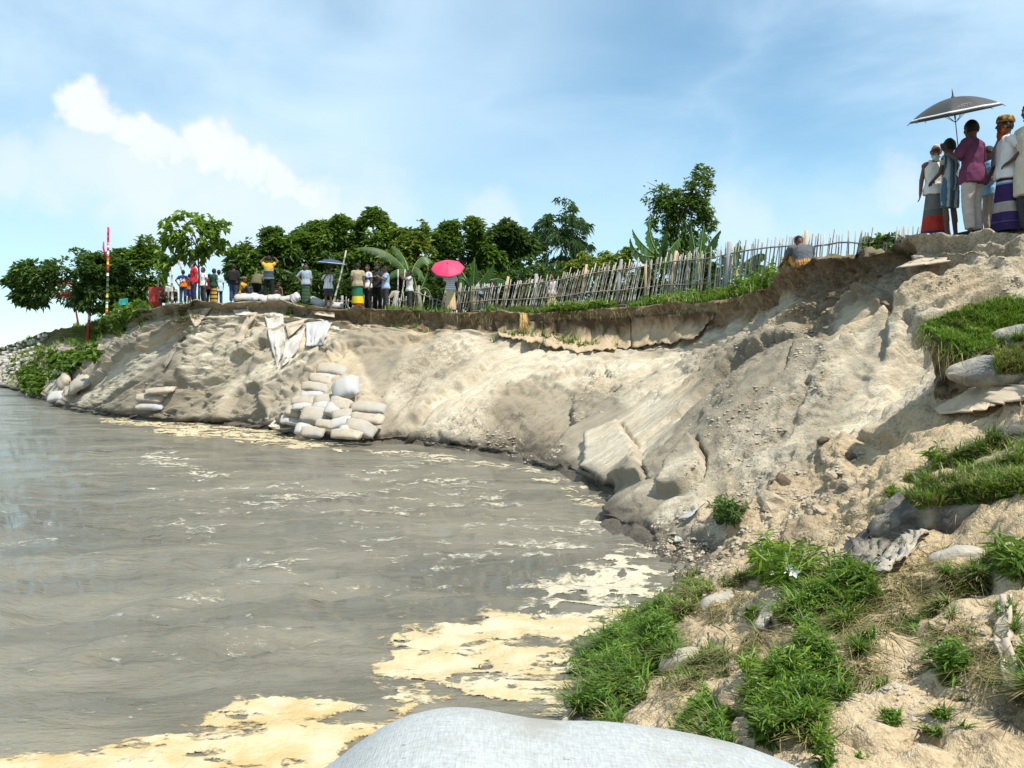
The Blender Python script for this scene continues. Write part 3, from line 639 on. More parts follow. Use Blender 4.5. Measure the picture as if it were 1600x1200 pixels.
tree('young tree with big bright heart shaped leaves above the people on the left', [(305,372,36,26),(332,385,24,16),(278,372,22,18),(300,345,34,13),(342,352,13,9),(272,396,18,16),(256,408,9,26),(318,352,22,13),(262,350,7,7),(284,337,7,7),(347,394,10,7),(300,398,25,10)], 34.6, 760, (.30,.24), BRIGHT, [(311,474),(311,430),(308,375)], 14, .055, 'young_tree', None, None, .45, .45, 2.2, .45)
TL = 'trees in the dense grove behind the crowd'
for lab, bl, n, mt, tk, d in [
  ('dense round grove tree at the left end, behind the sitters in yellow', [(402,420,34,48),(388,402,22,22),(420,395,30,26),(385,440,16,30),(405,455,35,25)], 5200, GREEN, (402,470), 40),
  ('broad mango like tree behind the man with hands on his head', [(455,402,46,42),(468,376,34,18),(440,430,40,36),(430,378,20,14)], 6400, GREEN, (455,470), 40.5),
  ('tall dark leafy tree behind the open black and blue umbrella', [(520,405,46,50),(542,368,26,24),(510,375,22,16),(515,445,46,32)], 6600, GREEN, (520,475), 41),
  ('bright green tree with a pointed top behind the khaki shirted man', [(590,395,40,46),(597,362,24,18),(575,372,20,16),(580,440,40,36)], 6000, GREEN, (590,480), 41),
  ('lighter tree with yellow sprays left of the pink umbrella', [(645,405,34,42),(650,375,20,16),(640,440,32,34)], 4600, YELG, (645,480), 38.5),
  ('rounded tree rising right behind the pink umbrella', [(715,392,36,38),(718,364,28,18),(745,410,30,34),(700,430,40,34),(745,440,36,32)], 6200, GREEN, (720,480), 40),
  ('darkest tree at the right end of the grove, above the crouching man', [(795,405,46,44),(785,372,32,18),(815,380,26,22),(770,425,36,40),(820,430,30,36)], 6200, DARKG, (795,480), 41)]:
    tree(lab, [(b_[0], b_[1]+(2 if b_[3] < 30 else 0), b_[2]*1.12, b_[3]*1.05) for b_ in bl], d, int(n*1.35), (.32, .15), mt, [tk, (tk[0], tk[1]-40), (tk[0]+3, tk[1]-75)], 8, .13, 'grove_tree', TL, None, .3, .35, 1.3)
tree('feathery pale tree standing alone above the left end of the bamboo fence', [(883,330,14,20),(872,352,20,18),(897,362,20,24),(856,352,13,12),(908,388,15,16),(880,390,28,24),(868,412,30,18),(905,410,24,14),(848,372,12,14)], 42, 3600, (.34,.07), GREY, [(884,470),(884,400),(884,335)], 12, .09, 'feathery_tree', None, None, .9, .45, 1.3, .4)
tree('tall forked tree rising highest, behind the banana clump and fence', [(1060,352,22,40),(1032,306,18,15),(1090,300,18,30),(1097,274,18,12),(1016,288,11,9),(1080,334,26,32),(1104,348,17,16),(1052,388,36,24),(1062,322,26,24),(1022,312,16,14),(1108,296,9,12),(1090,385,28,26),(1040,340,24,26),(1075,300,10,20)], 36, 8000, (.20,.085), GREEN, [(1068,470),(1066,400),(1070,330),(1085,290)], 16, .10, 'forked_tree', None, None, .3, .3, 2.0, .42)
SB = 'shrubs behind the bamboo fence'
for lab, bl, D, n, mt in [
  ('yellowish shrub showing over the fence below the feathery tree', [(925,412,26,16),(905,425,24,16),(945,405,12,12)], 38, 1500, YELG),
  ('pale tipped shrub between the feathery tree and the banana clump', [(965,412,24,16),(985,402,12,14),(950,425,24,14)], 36, 1500, YELG),
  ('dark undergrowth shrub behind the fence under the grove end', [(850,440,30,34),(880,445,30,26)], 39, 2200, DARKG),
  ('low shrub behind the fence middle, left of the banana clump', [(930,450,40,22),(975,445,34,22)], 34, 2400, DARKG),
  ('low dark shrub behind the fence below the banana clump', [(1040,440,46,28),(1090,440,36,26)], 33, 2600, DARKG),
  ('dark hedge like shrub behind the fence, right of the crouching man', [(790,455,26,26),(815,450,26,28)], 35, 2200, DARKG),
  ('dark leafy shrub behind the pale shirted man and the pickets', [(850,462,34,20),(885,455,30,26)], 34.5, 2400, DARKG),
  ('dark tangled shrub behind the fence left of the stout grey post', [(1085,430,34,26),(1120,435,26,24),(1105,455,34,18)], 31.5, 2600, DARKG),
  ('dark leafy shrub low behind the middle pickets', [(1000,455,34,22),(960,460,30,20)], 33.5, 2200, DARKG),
  ('small green shrub peeping through the fence pickets left of the old man in the vest', [(1368,380,12,9),(1385,376,10,8),(1375,390,14,8)], 22, 500, GREEN)]:
    c = P(bl[0][0], bl[0][1], D); r = empty('shrub', (c.x, D, ground(c.x, D))); tag(r, lab, 'shrub', SB)
    p, t = crown_points(bl, D, n, 1.0); leaf_cloud(p-np.array(r.location), .26, .12, mt, 'foliage', r, .2, None, t)
    st_ = MB()
    for k in range(4): e = Vector(p[random.randrange(len(p))])-r.location; st_.tube([(random.uniform(-.1, .1), 0, 0), e*.5+Vector((.1, 0, .1)), e], [.03, .02, .008], 5)
    tag(st_.build('stem', BARK, r), kind='stuff')
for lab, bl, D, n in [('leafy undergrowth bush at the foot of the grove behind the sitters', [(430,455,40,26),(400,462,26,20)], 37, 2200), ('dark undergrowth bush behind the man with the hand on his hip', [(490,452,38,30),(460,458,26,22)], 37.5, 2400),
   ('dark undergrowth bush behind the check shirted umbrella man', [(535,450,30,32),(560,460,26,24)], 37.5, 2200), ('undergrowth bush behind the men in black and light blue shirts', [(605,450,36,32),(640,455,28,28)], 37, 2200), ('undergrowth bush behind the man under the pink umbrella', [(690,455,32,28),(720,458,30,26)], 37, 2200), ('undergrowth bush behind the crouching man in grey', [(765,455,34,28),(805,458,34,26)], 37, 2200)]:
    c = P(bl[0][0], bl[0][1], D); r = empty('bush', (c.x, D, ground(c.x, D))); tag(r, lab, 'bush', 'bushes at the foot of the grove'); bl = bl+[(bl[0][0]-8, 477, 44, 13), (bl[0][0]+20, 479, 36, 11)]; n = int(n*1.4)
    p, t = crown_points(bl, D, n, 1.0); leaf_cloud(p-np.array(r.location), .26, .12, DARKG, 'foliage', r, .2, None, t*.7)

BANM = leafmat('banana_leaf', (.018, .055, .012), (.06, .14, .025), .3, .45); RIB = simple('leaf_rib', (.22, .30, .09), .6, .2)
def big_leaf(mbl, mbr, a, h, tip, width, sag, torn=.0, n=12):
    """a long arching blade from a (attachment) through the bend h to tip"""
    a, h, tip = map(Vector, (a, h, tip)); prev = None; ring = []
    for i in range(n+1):
        t = i/n; c = a*(1-t)**2+h*2*t*(1-t)+tip*t*t; tg = ((h-a)*(1-t)+(tip-h)*t).normalized()
        s = tg.cross(Vector((.2, -.6, .75)));  s = s.normalized() if s.length > .05 else Vector((1, 0, 0)); w = width*(math.sin(PI*min(1, t*.93+.05))**.6)*.5
        jag = (1-torn*random.random()); dn = Vector((0, 0, -sag*w))
        ring.append((c-s*w*jag+dn, c, c+s*w*(1-torn*random.random())+dn))
    for i in range(n):
        for k in (0, 1): mbl.add([ring[i][k], ring[i][k+1], ring[i+1][k+1], ring[i+1][k]], [(0, 1, 2, 3)])
    mbr.tube([q[1]+Vector((0, -.012, .008)) for q in ring], [.028*(1-.75*i/n) for i in range(n+1)], 5)
def banana(label, px, py, D, tips, width, stem_h=40):
    c = P(px, py, D); r = empty('banana_plant', (c.x, D, ground(c.x, D)-.05)); tag(r, label, 'plant', 'banana plants behind the fence'); o = r.location.copy()
    top = P(px, py-stem_h, D)-o; s = MB(); s.tube([(0, 0, 0), top*.5+Vector((.04, 0, 0)), top], [.12, .10, .07], 10); s.build('stem', simple('banana_stem', (.20, .22, .09), .6, .4, 5), r)
    for (tx, ty, bx, by, dd) in tips:
        l, rb = MB(), MB(); big_leaf(l, rb, top, P(bx, by, D+dd*.5)-o, P(tx, ty, D+dd)-o, width*random.uniform(.7, .95), 1.1, .75, 40)
        me = l.mesh('leaf'); attr(me, 'tone', [random.uniform(.1, .9)]*len(me.vertices)); lo = link('leaf', me, BANM, r); rb.build('midrib', RIB, lo)
banana('clump forming banana plant with torn upright leaves under the forked tree', 1035, 455, 33, [(988,358,1000,385,-.3),(1014,342,1012,380,.2),(1000,400,1010,400,-.4),(1042,362,1032,390,-.5),(1062,372,1050,385,.3),(985,372,990,405,.5),(1025,372,1020,400,-.8)], .62, 50)
banana('banana plant with arching leaf tips to the right of the forked trunk', 1092, 455, 31, [(1126,360,1110,375,-.3),(1080,355,1084,390,.2),(1112,380,1100,385,.4),(1118,402,1110,385,-.4),(1070,392,1078,395,-.6),(1100,350,1095,385,.1)], .55, 46)
banana('low banana plant with leaves drooping behind the open pickets', 1150, 462, 29, [(1156,375,1146,390,.2),(1198,402,1190,385,-.1),(1210,425,1190,405,.3),(1128,402,1130,395,.2),(1200,445,1185,420,-.2)], .5, 40)
banana('banana plant with one upright leaf right of the pink umbrella', 738, 480, 34, [(741,402,741,440,-.2),(772,412,760,430,-.4),(712,440,722,425,.2),(790,440,772,428,.4),(715,412,725,430,.3)], .62, 26)
banana('banana plant with hanging leaves left of the pink umbrella', 655, 482, 35, [(668,425,662,445,0),(648,435,650,450,.3),(676,470,668,440,-.2),(640,470,646,445,.2)], .3, 26)
# feather leaved palm
def palm(label, px, py, D, fr):
    c = P(px, py, D); r = empty('palm', (c.x, D, ground(c.x, D)-.05)); tag(r, label, 'palm'); o = r.location.copy(); top = P(px, py-45, D)-o
    s = MB(); s.tube([(0, 0, 0), top*.6, top], [.13, .11, .09], 9); s.build('trunk', BARK, r)
    for (bx, by, tx, ty, dd) in fr:
        a = top; h = P(bx, by, D+dd*.4)-o; tip = P(tx, ty, D+dd)-o; st_ = MB(); pts = []
        for i in range(15):
            t = i/14; pts.append(a*(1-t)**2+h*2*t*(1-t)+tip*t*t)
        st_.tube(pts, [.03*(1-.8*i/14) for i in range(15)], 5); fo_ = st_.build('frond', RIB, r); lf = MB()
        for i in range(2, 150):
            t = i/150; c_ = a*(1-t)**2+h*2*t*(1-t)+tip*t*t; tg = ((h-a)*(1-t)+(tip-h)*t).normalized(); sd = tg.cross(Vector((0, -.5, .86))).normalized()*(1 if i % 2 else -1)
            L = .42*math.sin(PI*min(1, t*.85+.12)); e = c_+sd*L*.55+tg*L*.5+Vector((0, 0, -L*.75)); wv = tg*.014
            lf.add([c_-wv, c_+wv, e], [(0, 1, 2)])
        me = lf.mesh('leaflets', False); attr(me, 'tone', RNG.uniform(.4, 1, len(me.vertices))); link('leaflets', me, GREY, fo_)
palm('small palm arching a long pale frond to the left behind the crowd', 640, 480, 36, [(610,376,553,389,-.5),(655,385,676,410,.3),(634,392,612,385,.6),(650,400,664,440,-.2),(626,405,598,440,.4)])

# ---------------------------------------------------------------- grass, weeds and leafy clumps on the bank
def blades(name, label, base, nrm_, h, w, mat, cat='grass', lean=.5, tone=None, kind='stuff', down=0, segs=3):
    n = len(base); base = np.asarray(base); az = RNG.uniform(0, 2*PI, n); L = h*RNG.uniform(.35, 1.3, n)*(1+.7*np.clip(fbm(base*2.3+5, 3), -.6, .8))
    ln = np.abs(RNG.normal(lean, .3, n)); dx = np.cos(az)*ln; dy = np.sin(az)*ln
    up = np.array([0, 0, 1.])+np.asarray(nrm_)*.6; up /= np.linalg.norm(up, axis=-1, keepdims=True)
    sx, sy = -np.sin(az), np.cos(az); Vs = []
    for k in range(segs+1):
        t = k/segs; off = np.stack([dx*L*t*t, dy*L*t*t, np.zeros(n)], 1)+up*(L*t*(1-.35*ln*t*np.clip(ln, 0, 1.3)))[:, None]; off[:, 2] -= down*L*t*t
        ww_ = (w*RNG.uniform(.7, 1.2, n)*(1-.92*t**1.6)/2); sv = np.stack([sx*ww_, sy*ww_, np.zeros(n)], 1)
        Vs += [base+off-sv, base+off+sv]
    V = np.stack(Vs, 1).reshape(-1, 3); m_ = 2*(segs+1); i = np.arange(n)*m_
    Fc = np.concatenate([np.stack([i+2*k, i+2*k+1, i+2*k+3, i+2*k+2], 1) for k in range(segs)])
    me = mesh_np(name, V, Fc, True); t = RNG.uniform(0, 1, n) if tone is None else np.clip(tone+RNG.normal(0, .2, n), 0, 1)
    attr(me, 'tone', np.repeat(t, m_)); o = link(name, me, mat); tag(o, label, cat, kind=kind); return o
def scatter(poly, n, clump=0.0, cs=3.0, thr=-.1):
    """points on the bank inside a pixel outline, thinned into clumps"""
    poly = np.array(poly, float); lo, hi = poly.min(0), poly.max(0); B, Nr = [], []; tries = 0
    while len(B) < n and tries < 40:
        q = RNG.uniform(lo-14, hi+14, (n, 2)); big_ = (hi-lo).max() > 70; sd_ = sd_poly(q, poly.tolist()); z0_ = np.zeros(len(q)); q = q[sd_ > ((22*(vn(c3(q[:, 0]/30, q[:, 1]/30))+.6*vn(c3(q[:, 0]/11, q[:, 1]/11)))+RNG.uniform(-6, 18, len(q))) if big_ else 0)]; tries += 1; pts = []
        for a in q:
            h = cast(*a)
            if h[0] is not None: pts.append((h[0], h[1]))
        if not pts: continue
        arr = np.array([tuple(p[0]) for p in pts]); f = fbm(arr*cs, 3) if clump else np.ones(len(arr))
        for p, g in zip(pts, f):
            if g > thr: B.append(tuple(p[0])); Nr.append(tuple(p[1]))
    B = np.array(B[:n]); Nr = np.array(Nr[:n]); Nr[Nr[:, 2] < 0] *= -1; return B, Nr
def patch(label, poly, n, h, w, mat=None, dry=.2, lean=.55, clump=1, cs=2.5, thr=-.15, name='grass'):
    lean *= 1.7; h *= .62; thr += .27; cs *= 1.5; dry = min(.8, dry+.14)
    B, Nr = scatter(poly, n, clump, cs, thr); k = int(len(B)*dry)
    if len(B) == 0: return
    tn = .45+.6*fbm(B*1.7, 3)
    blades(name, label, B[k:], Nr[k:], h, w, mat or GRASS, lean=lean, tone=tn[k:])
    if k: blades('dry_grass', 'dry stalks mixed into the '+label, B[:k], Nr[:k], h*.9, w*.8, DRYG, lean=lean*1.4)
def leafy(label, poly, n, h, leaf, mat, name='weed_clump', stems=60, cat='plant', hang=0):
    """a clump of leafy stems with narrow leaves along each of them"""
    B, Nr = scatter(poly, stems); c = B.mean(0); r = empty(name, c); tag(r, label, cat); sm = MB(); pts = []; od = []; tn = []
    per = max(3, n//max(1, len(B)))
    for b, nn in zip(B, Nr):
        v = Vector(nn)*.5+Vector((random.gauss(0, .4), random.gauss(0, .4), .9)); v.normalize(); L = h*random.uniform(.5, 1.15); b = Vector(b-c); bend = Vector((random.gauss(0, .2), random.gauss(0, .2), -hang))*L
        sm.tube([b, b+v*L*.5, b+v*L+bend], [.008, .006, .003], 4); tt = random.random()
        for k in range(per):
            t = random.uniform(.15, 1); pts.append(b+v*L*t+bend*t*t); a = random.uniform(0, 2*PI); od.append((math.cos(a), math.sin(a), .35)); tn.append(.25+.6*t*tt+.2*random.random())
    tag(sm.build('stem', RIB, r), kind='stuff'); leaf_cloud(np.array([tuple(p) for p in pts]), leaf[0], leaf[1], mat, 'foliage', r, .25, np.array(od), np.array(tn)); return r
# far left bushes on the bank
leafy('broad leaved green bush on the grassy bank edge below the striped pole', [(165,510),(170,480),(195,470),(235,480),(240,498),(205,515)], 1700, .75, (.30,.2), GREEN, 'bush', 90, 'bush', .2)
leafy('creeping bush hanging over the far left slope above two sandbags', [(70,575),(85,548),(130,545),(155,555),(105,585),(90,605)], 1500, .6, (.34,.22), GREEN, 'bush', 70, 'bush', .5)
leafy('low green bush at the water edge, farthest left', [(30,600),(40,580),(62,575),(70,600),(60,625)], 1100, .6, (.34,.22), GREEN, 'bush', 60, 'bush', .4)
patch('grass covering the left bank top under the spreading tree', [(40,545),(110,512),(170,498),(240,480),(270,470),(240,500),(150,525),(60,555)], 9500, .42, .06, lean=.45, dry=.12, thr=-.7)
patch('straw and grass hanging along the left crest', [(215,505),(255,480),(300,470),(330,474),(300,490),(245,510)], 1600, .38, .03, dry=.75, lean=.9)
patch('rough grass on the crest tuft above the draped cloth', [(442,492),(446,480),(470,474),(488,482),(482,494),(460,498)], 900, .22, .03, dry=.3)
# along the fence
def strip(label, d0, px0, px1, n, h, w, off, mat=GRASS, name='grass', dry=.15):
    B = []
    for k in range(n):
        px = random.uniform(px0, px1); D = np.interp(px, [640,800,1000,1140,1240,1440], [30,29,27.9,25.2,21.5,16])+random.uniform(*off); c = P(px, 480, D); B.append((c.x, D, ground(c.x, D)-.02))
    B = np.array(B); f = fbm(B*np.array([1.6, .5, .5]), 3); B = B[f > -.22]; k = int(len(B)*dry)
    blades(name, label, B[k:], np.tile([0, 0, 1.], (len(B)-k, 1)), h, w, mat, lean=.6, tone=.5+.5*fbm(B[k:]*1.2, 2), down=.15)
    if k: blades('dry_grass', 'dry stalks among the '+label, B[:k], np.tile([0, 0, 1.], (k, 1)), h, w*.7, DRYG, lean=.8)
strip('long grass along the cliff edge in front of the bamboo fence', 0, 745, 1235, 7000, .34, .045, (-1.3, .6))
strip('short grass between the broken fence and the cliff edge', 0, 600, 760, 1500, .22, .04, (-.9, .6))
for lab, a, b, n, h in [('leafy weeds at the foot of the fence near the banana clump', 1000, 1150, 1500, .42), ('leafy weeds at the fence foot right of the stout grey post', 1140, 1235, 1600, .62), ('leafy weeds at the fence foot near the man behind the pickets', 850, 960, 1000, .34)]:
    C = []
    for k in range(n):
        px = random.uniform(a, b); D = np.interp(px, [640,800,1000,1140,1240,1440], [30,29,27.9,25.2,21.5,16])+random.uniform(-.8, .5); c = P(px, 480, D); z = random.uniform(0, h)*(.6+.7*abs(math.sin(px*.13+2))*random.random()); C.append((c.x, D, ground(c.x, D)+z))
    C = np.array(C); r = empty('weed_clump', C.mean(0)); tag(r, lab, 'plant', 'weeds along the fence'); leaf_cloud(C-C.mean(0), .2, .09, BRIGHT, 'foliage', r, .1, None, .35+.4*fbm(C*2, 2))
# hanging roots below the crest
B = []; 
for k in range(1500):
    px = random.uniform(250, 1230); q = cast(px, np.interp(px, [250,330,415,505,600,715,830,970,1105,1205,1235], [486,480,476,488,491,493,495,487,477,455,440])+random.uniform(-2, 10))
    if q[0]: B.append(tuple(q[0]))
B = np.array(B); blades('roots', 'thin brown roots hanging out of the soil band under the crest', B, np.tile([0, -.6, .1], (len(B), 1)), .30, .018, DRYG, 'roots', .5, down=1.3)
# near bank
patch('thick green grass clump overhanging the foam on the near bank', [(885,975),(925,960),(985,955),(1045,960),(1050,1000),(1040,1050),(1010,1090),(960,1135),(925,1130),(880,1050),(892,1010)], 7600, .24, .016, dry=.12, lean=.6, thr=-.45)
leafy('upright leafy weed at the left tip of the near grass clump', [(885,1000),(892,965),(925,960),(930,1000)], 900, .17, (.085,.015), BRIGHT, 'weed_clump', 42, 'plant', .3)
patch('bright green grass clump right of the torn dark bag', [(1180,1090),(1190,1050),(1225,1030),(1290,1025),(1312,1060),(1305,1110),(1280,1150),(1210,1140)], 5200, .17, .013, dry=.08, thr=-.5)
leafy('leafy weeds sprouting from the grass in the lower right foreground', [(1190,1100),(1200,1050),(1250,1035),(1300,1050),(1290,1120)], 1700, .13, (.065,.013), BRIGHT, 'weed_clump', 70)
leafy('white flowered weed standing on the sandy slope above the near bags', [(1188,915),(1195,890),(1225,882),(1252,895),(1245,922)], 1100, .27, (.13,.022), BRIGHT, 'flowering_weed', 60)
patch('grass spreading beside the white flowered weed', [(1195,990),(1230,940),(1280,900),(1330,895),(1365,905),(1360,940),(1300,970),(1240,985)], 2600, .2, .014, dry=.15, thr=-.35)
leafy('dark leafy weeds at the tip of the torn black bag', [(1290,940),(1320,905),(1365,900),(1360,935)], 800, .17, (.09,.017), GREEN, 'weed_clump', 36)
patch('sparse grass on the sand between the near bags', [(1060,1030),(1130,1015),(1160,1020),(1120,1050),(1070,1060)], 1500, .16, .012, dry=.4)
patch('grass fringe along the lower edge of the foreground', [(1050,1150),(1090,1110),(1140,1105),(1180,1130),(1260,1150),(1310,1190),(1240,1215),(1060,1165)], 3200, .17, .012, dry=.45)
patch('grass tufts by the water edge above the near clump', [(1050,950),(1075,915),(1160,905),(1150,925),(1080,950)], 1700, .2, .016, dry=.55)
patch('wispy grass on the right foreground mound', [(1480,1040),(1520,1010),(1600,1000),(1640,1060),(1600,1120),(1540,1090)], 2600, .17, .011, dry=.35, thr=-.1)
patch('short grass on the sand at the right edge', [(1330,1005),(1300,985),(1325,970),(1345,1010),(1340,1030)], 800, .13, .011, dry=.2)
patch('yellowing grass tufts between the right hand bags', [(1440,970),(1460,930),(1500,925),(1500,960),(1460,985)], 1100, .15, .011, dry=.6)
patch('scattered grass below the torn black bag', [(1470,905),(1490,870),(1540,850),(1560,860),(1520,910)], 900, .15, .012, dry=.3)
leafy('dark pointed weed at the right edge above the sand hollow', [(1575,905),(1580,880),(1610,880),(1610,910)], 350, .16, (.11,.022), GREEN, 'weed_clump', 22)
leafy('small dark shrub rooted alone in the pale rubble slope', [(1118,820),(1122,800),(1150,800),(1155,820)], 900, .28, (.10,.02), DARKG, 'shrub', 46, 'shrub', .2)
leafy('single small sprig growing from the tan sand slope', [(1464,726),(1464,718),(1472,718),(1472,726)], 60, .14, (.11,.02), BRIGHT, 'sprig', 5)

patch('dead straw and stalks littering the near sandy bank', [(1050,940),(1250,840),(1420,770),(1620,880),(1620,1200),(1320,1190),(1060,1080)], 5200, .15, .006, DRYG, dry=0, lean=1.6, cs=1.5, thr=-.15, name='straw_litter')
patch('scattered small green shoots on the near sandy bank', [(1120,930),(1330,960),(1600,900),(1620,1180),(1330,1180),(1300,1040)], 1200, .09, .014, dry=.1, cs=3.5, thr=.12, name='shoots')
patch('short mixed grass fringing the right hand bags', [(1410,960),(1480,905),(1560,900),(1600,960),(1560,1010),(1470,1000)], 1500, .12, .010, dry=.5, thr=.05)

def ground_leaves(label, poly, n, hmax, leaf, mat, thr=-.1, cs=3.5):
    B, Nr = scatter(poly, n, 1, cs, thr); hgt = RNG.uniform(0, 1, len(B))**1.4*hmax*(1+.8*np.clip(fbm(B*3.1, 2), -.7, .9)); C = B+Nr*hgt[:, None]*.5+np.array([0, 0, 1])*hgt[:, None]*.7
    o = leaf_cloud(C, leaf[0], leaf[1], mat, 'ground_cover', None, .05, None, .40+.55*fbm(B*2.2, 3)+.4*(hgt/hmax-.5)); tag(o, label, 'ground cover', kind='stuff')
ground_leaves('small leaved creeping weeds in the big near grass clump', [(886,990),(925,965),(985,960),(1040,968),(1045,1000),(1030,1045),(1000,1090),(960,1130),(925,1125),(884,1050),(893,1012)], 7000, .16, (.065,.013), GRASS, -.06)
ground_leaves('small leaved weeds in the clump right of the torn dark bag', [(1172,1090),(1190,1048),(1225,1028),(1292,1022),(1314,1060),(1305,1115),(1280,1155),(1205,1140)], 4800, .11, (.048,.010), GRASS, .02)
ground_leaves('small leaved weeds below the flowered weed', [(1190,995),(1230,940),(1280,900),(1335,893),(1368,905),(1362,942),(1300,975),(1240,990)], 2200, .12, (.055,.011), GRASS, .12)
ground_leaves('sparse creeping weeds on the right foreground mound', [(1460,1040),(1520,1000),(1620,990),(1640,1070),(1600,1130),(1520,1100)], 3000, .12, (.055,.013), GRASS, .05)
ground_leaves('creeping weeds along the lower foreground edge', [(1050,1150),(1090,1105),(1160,1100),(1260,1150),(1310,1195),(1060,1165)], 3000, .10, (.05,.012), GRASS, .0)

patch('thin grass growing between the pale blocks on the far left shore', [(0,560),(60,530),(110,515),(100,560),(60,585),(10,598)], 3000, .5, .08, dry=.3, thr=-.2)
# ---------------------------------------------------------------- sand bags and cloths
BAG = simple('woven_bag', (.38, .362, .325), .85, .3, 3.2, .8, 26, .02, .2, (.38, .32, .24))
BAGW = simple('white_bag', (.40, .405, .415), .8, .22, 3.5, .6, 26, .015, .25, (.43, .39, .33))
BAGS = simple('soiled_bag', (.42, .36, .28), .9, .28, 4, .5, 34, .012, .15)
DIRTBAG = simple('dark_geotextile', (.30, .26, .20), .92, .45, 4.5, .9, 45, .02, .1, (.10, .092, .085))
GREYBAG = simple('grey_geotextile', (.46, .40, .30), .92, .35, 3.5, .8, 45, .02, .1, (.22, .21, .195))
PALEBAG, t_, b_ = newmat('pale_geotextile'); n_ = N(t_); cc_ = n_.coord()
fb1 = n_.noise(1, 5, .7, n_.coord('Object', (26, 110, 60))); fb2 = n_.noise(1, 5, .7, n_.coord('Object', (120, 24, 40))); sm_ = n_.noise(2.6, 6, .6, cc_); sp_ = n_.noise(38, 3, .5, cc_)
q_ = n_.mix(n_.mr(n_.math('ADD', fb1, fb2), .75, 1.25), (.30, .31, .305), (.45, .465, .46)); q_ = n_.mix(n_.mr(sm_, .50, .66, 0, .6), q_, (.27, .25, .205)); q_ = n_.mix(n_.mr(sp_, .70, .76, 0, .7), q_, (.15, .14, .12))
n_.put(b_.inputs['Base Color'], q_); b_.inputs['Roughness'].default_value = .95; b_.inputs['Specular IOR Level'].default_value = .1
wv1 = n_.node('ShaderNodeTexWave', bands_direction='X'); wv1.inputs['Scale'].default_value = 38; wv1.inputs['Distortion'].default_value = 1.2; wv2 = n_.node('ShaderNodeTexWave', bands_direction='Y'); wv2.inputs['Scale'].default_value = 38; wv2.inputs['Distortion'].default_value = 1.2; t_.links.new(cc_, wv1.inputs[0]); t_.links.new(cc_, wv2.inputs[0])
n_.bump(b_, n_.math('ADD', n_.math('ADD', fb1, fb2), n_.math('MULTIPLY', n_.math('ADD', wv1.outputs['Fac'], wv2.outputs['Fac']), .10)), .6, .006)
TIE = simple('tie_string', (.25, .2, .14), .9)
def bag_mesh(L, Wd, H, seed, n=26, m=18, ear=.12, wr=.03, flat=.35):
    """pillow of cloth: rounded middle, flattened pinched ends"""
    th = np.linspace(0, 2*PI, m, endpoint=False); t = np.linspace(-1, 1, n); T, A_ = np.meshgrid(t, th, indexing='ij'); T = T.ravel(); A_ = A_.ravel()
    prof = (1-np.abs(T)**3.2)**.55; pw = .68+.32*prof+ear*(np.abs(T)**7)*(.6+.5*np.cos(A_*2))-.10*np.exp(-((np.abs(T)-.9)/.08)**2)
    c, s = np.cos(A_), np.sin(A_); se = lambda v, p: np.sign(v)*np.abs(v)**p
    x = T*L/2*(1+.06*np.cos(A_)*np.abs(T)**4); y = se(c, .7)*Wd/2*pw; z = se(s, .72)*H/2*(.05+.95*(1-np.abs(T)**2.6)**.7)
    z = np.where(z < 0, z*flat*1.6, z)
    p = np.stack([x, y, z], 1); sc = np.array([3, 3, 3])/max(Wd, .2)*.6
    d = wr*Wd*(1.2*fbm(p*sc*.8+seed*7.1, 3)+.9*(np.sin(A_*9+seed*5+T*3)*np.abs(T)**2.5)*.6+.8*(1-np.abs(fbm(np.stack([x*2/L*1.2+seed, A_*1.1, A_*0], 1)*2.2, 3))*2)*np.abs(T)**1.2)
    rad = np.stack([x*0, y, z], 1); rad /= np.linalg.norm(rad, axis=1, keepdims=True)+1e-6; p = p+rad*d[:, None]; p[:, 2] += .12*H*np.sin(T*2+seed)*.6
    ii = np.arange(n*m).reshape(n, m); j = (np.arange(m)+1) % m
    Fq = np.stack([ii[:-1], ii[:-1][:, j], ii[1:][:, j], ii[1:]], -1).reshape(-1, 4)[:, ::-1]
    me = mesh_np('sandbag', p, Fq); bm = bmesh.new(); bm.from_mesh(me); bm.verts.ensure_lookup_table()
    for r in (0, n-1):
        try: bm.faces.new([bm.verts[q] for q in (ii[r] if r == 0 else ii[r][::-1])])
        except ValueError: pass
    bmesh.ops.recalc_face_normals(bm, faces=bm.faces); bm.to_mesh(me); bm.free(); return me
def bag(label, px, py, wpx, hpx, ang=0, mat=BAG, group=None, name='sandbag', seed=None, pull=.0, D=None, yaw=0, ear=.15, wr=.075, tie=True, pitch=.72):
    """one bag seen wpx x hpx pixels large, tilted by ang degrees in the view, resting on the bank"""
    seed = seed if seed is not None else random.random()*50
    if D is None:
        h = cast(px, py+hpx*.3); D = h[0].y if h[0] is not None else 25
        D -= .10+pull
    onground = group == 'white sacks lying on the cliff top'
    L = wpx/F*D; H = hpx/F*D*1.1; me = bag_mesh(L*1.02, H*1.12, H*.72, seed, ear=ear, wr=wr)
    o = link(name, me, mat); o.location = P(px, py, D); o.rotation_euler = (pitch, math.radians(ang), yaw)
    if onground: o.location.z = ground(o.location.x, D)+H*.5
    tag(o, label, 'sandbag', group)
    if tie:
        s = MB(); x = L*.5*.93; hw = H*.5
        s.tube([(x, -hw, 0), (x+.004, 0, .02), (x, hw, 0)], .008, 5); s.build('tie', TIE, o)
    return o
PB = 'sandbags heaped at the foot of the cliff'
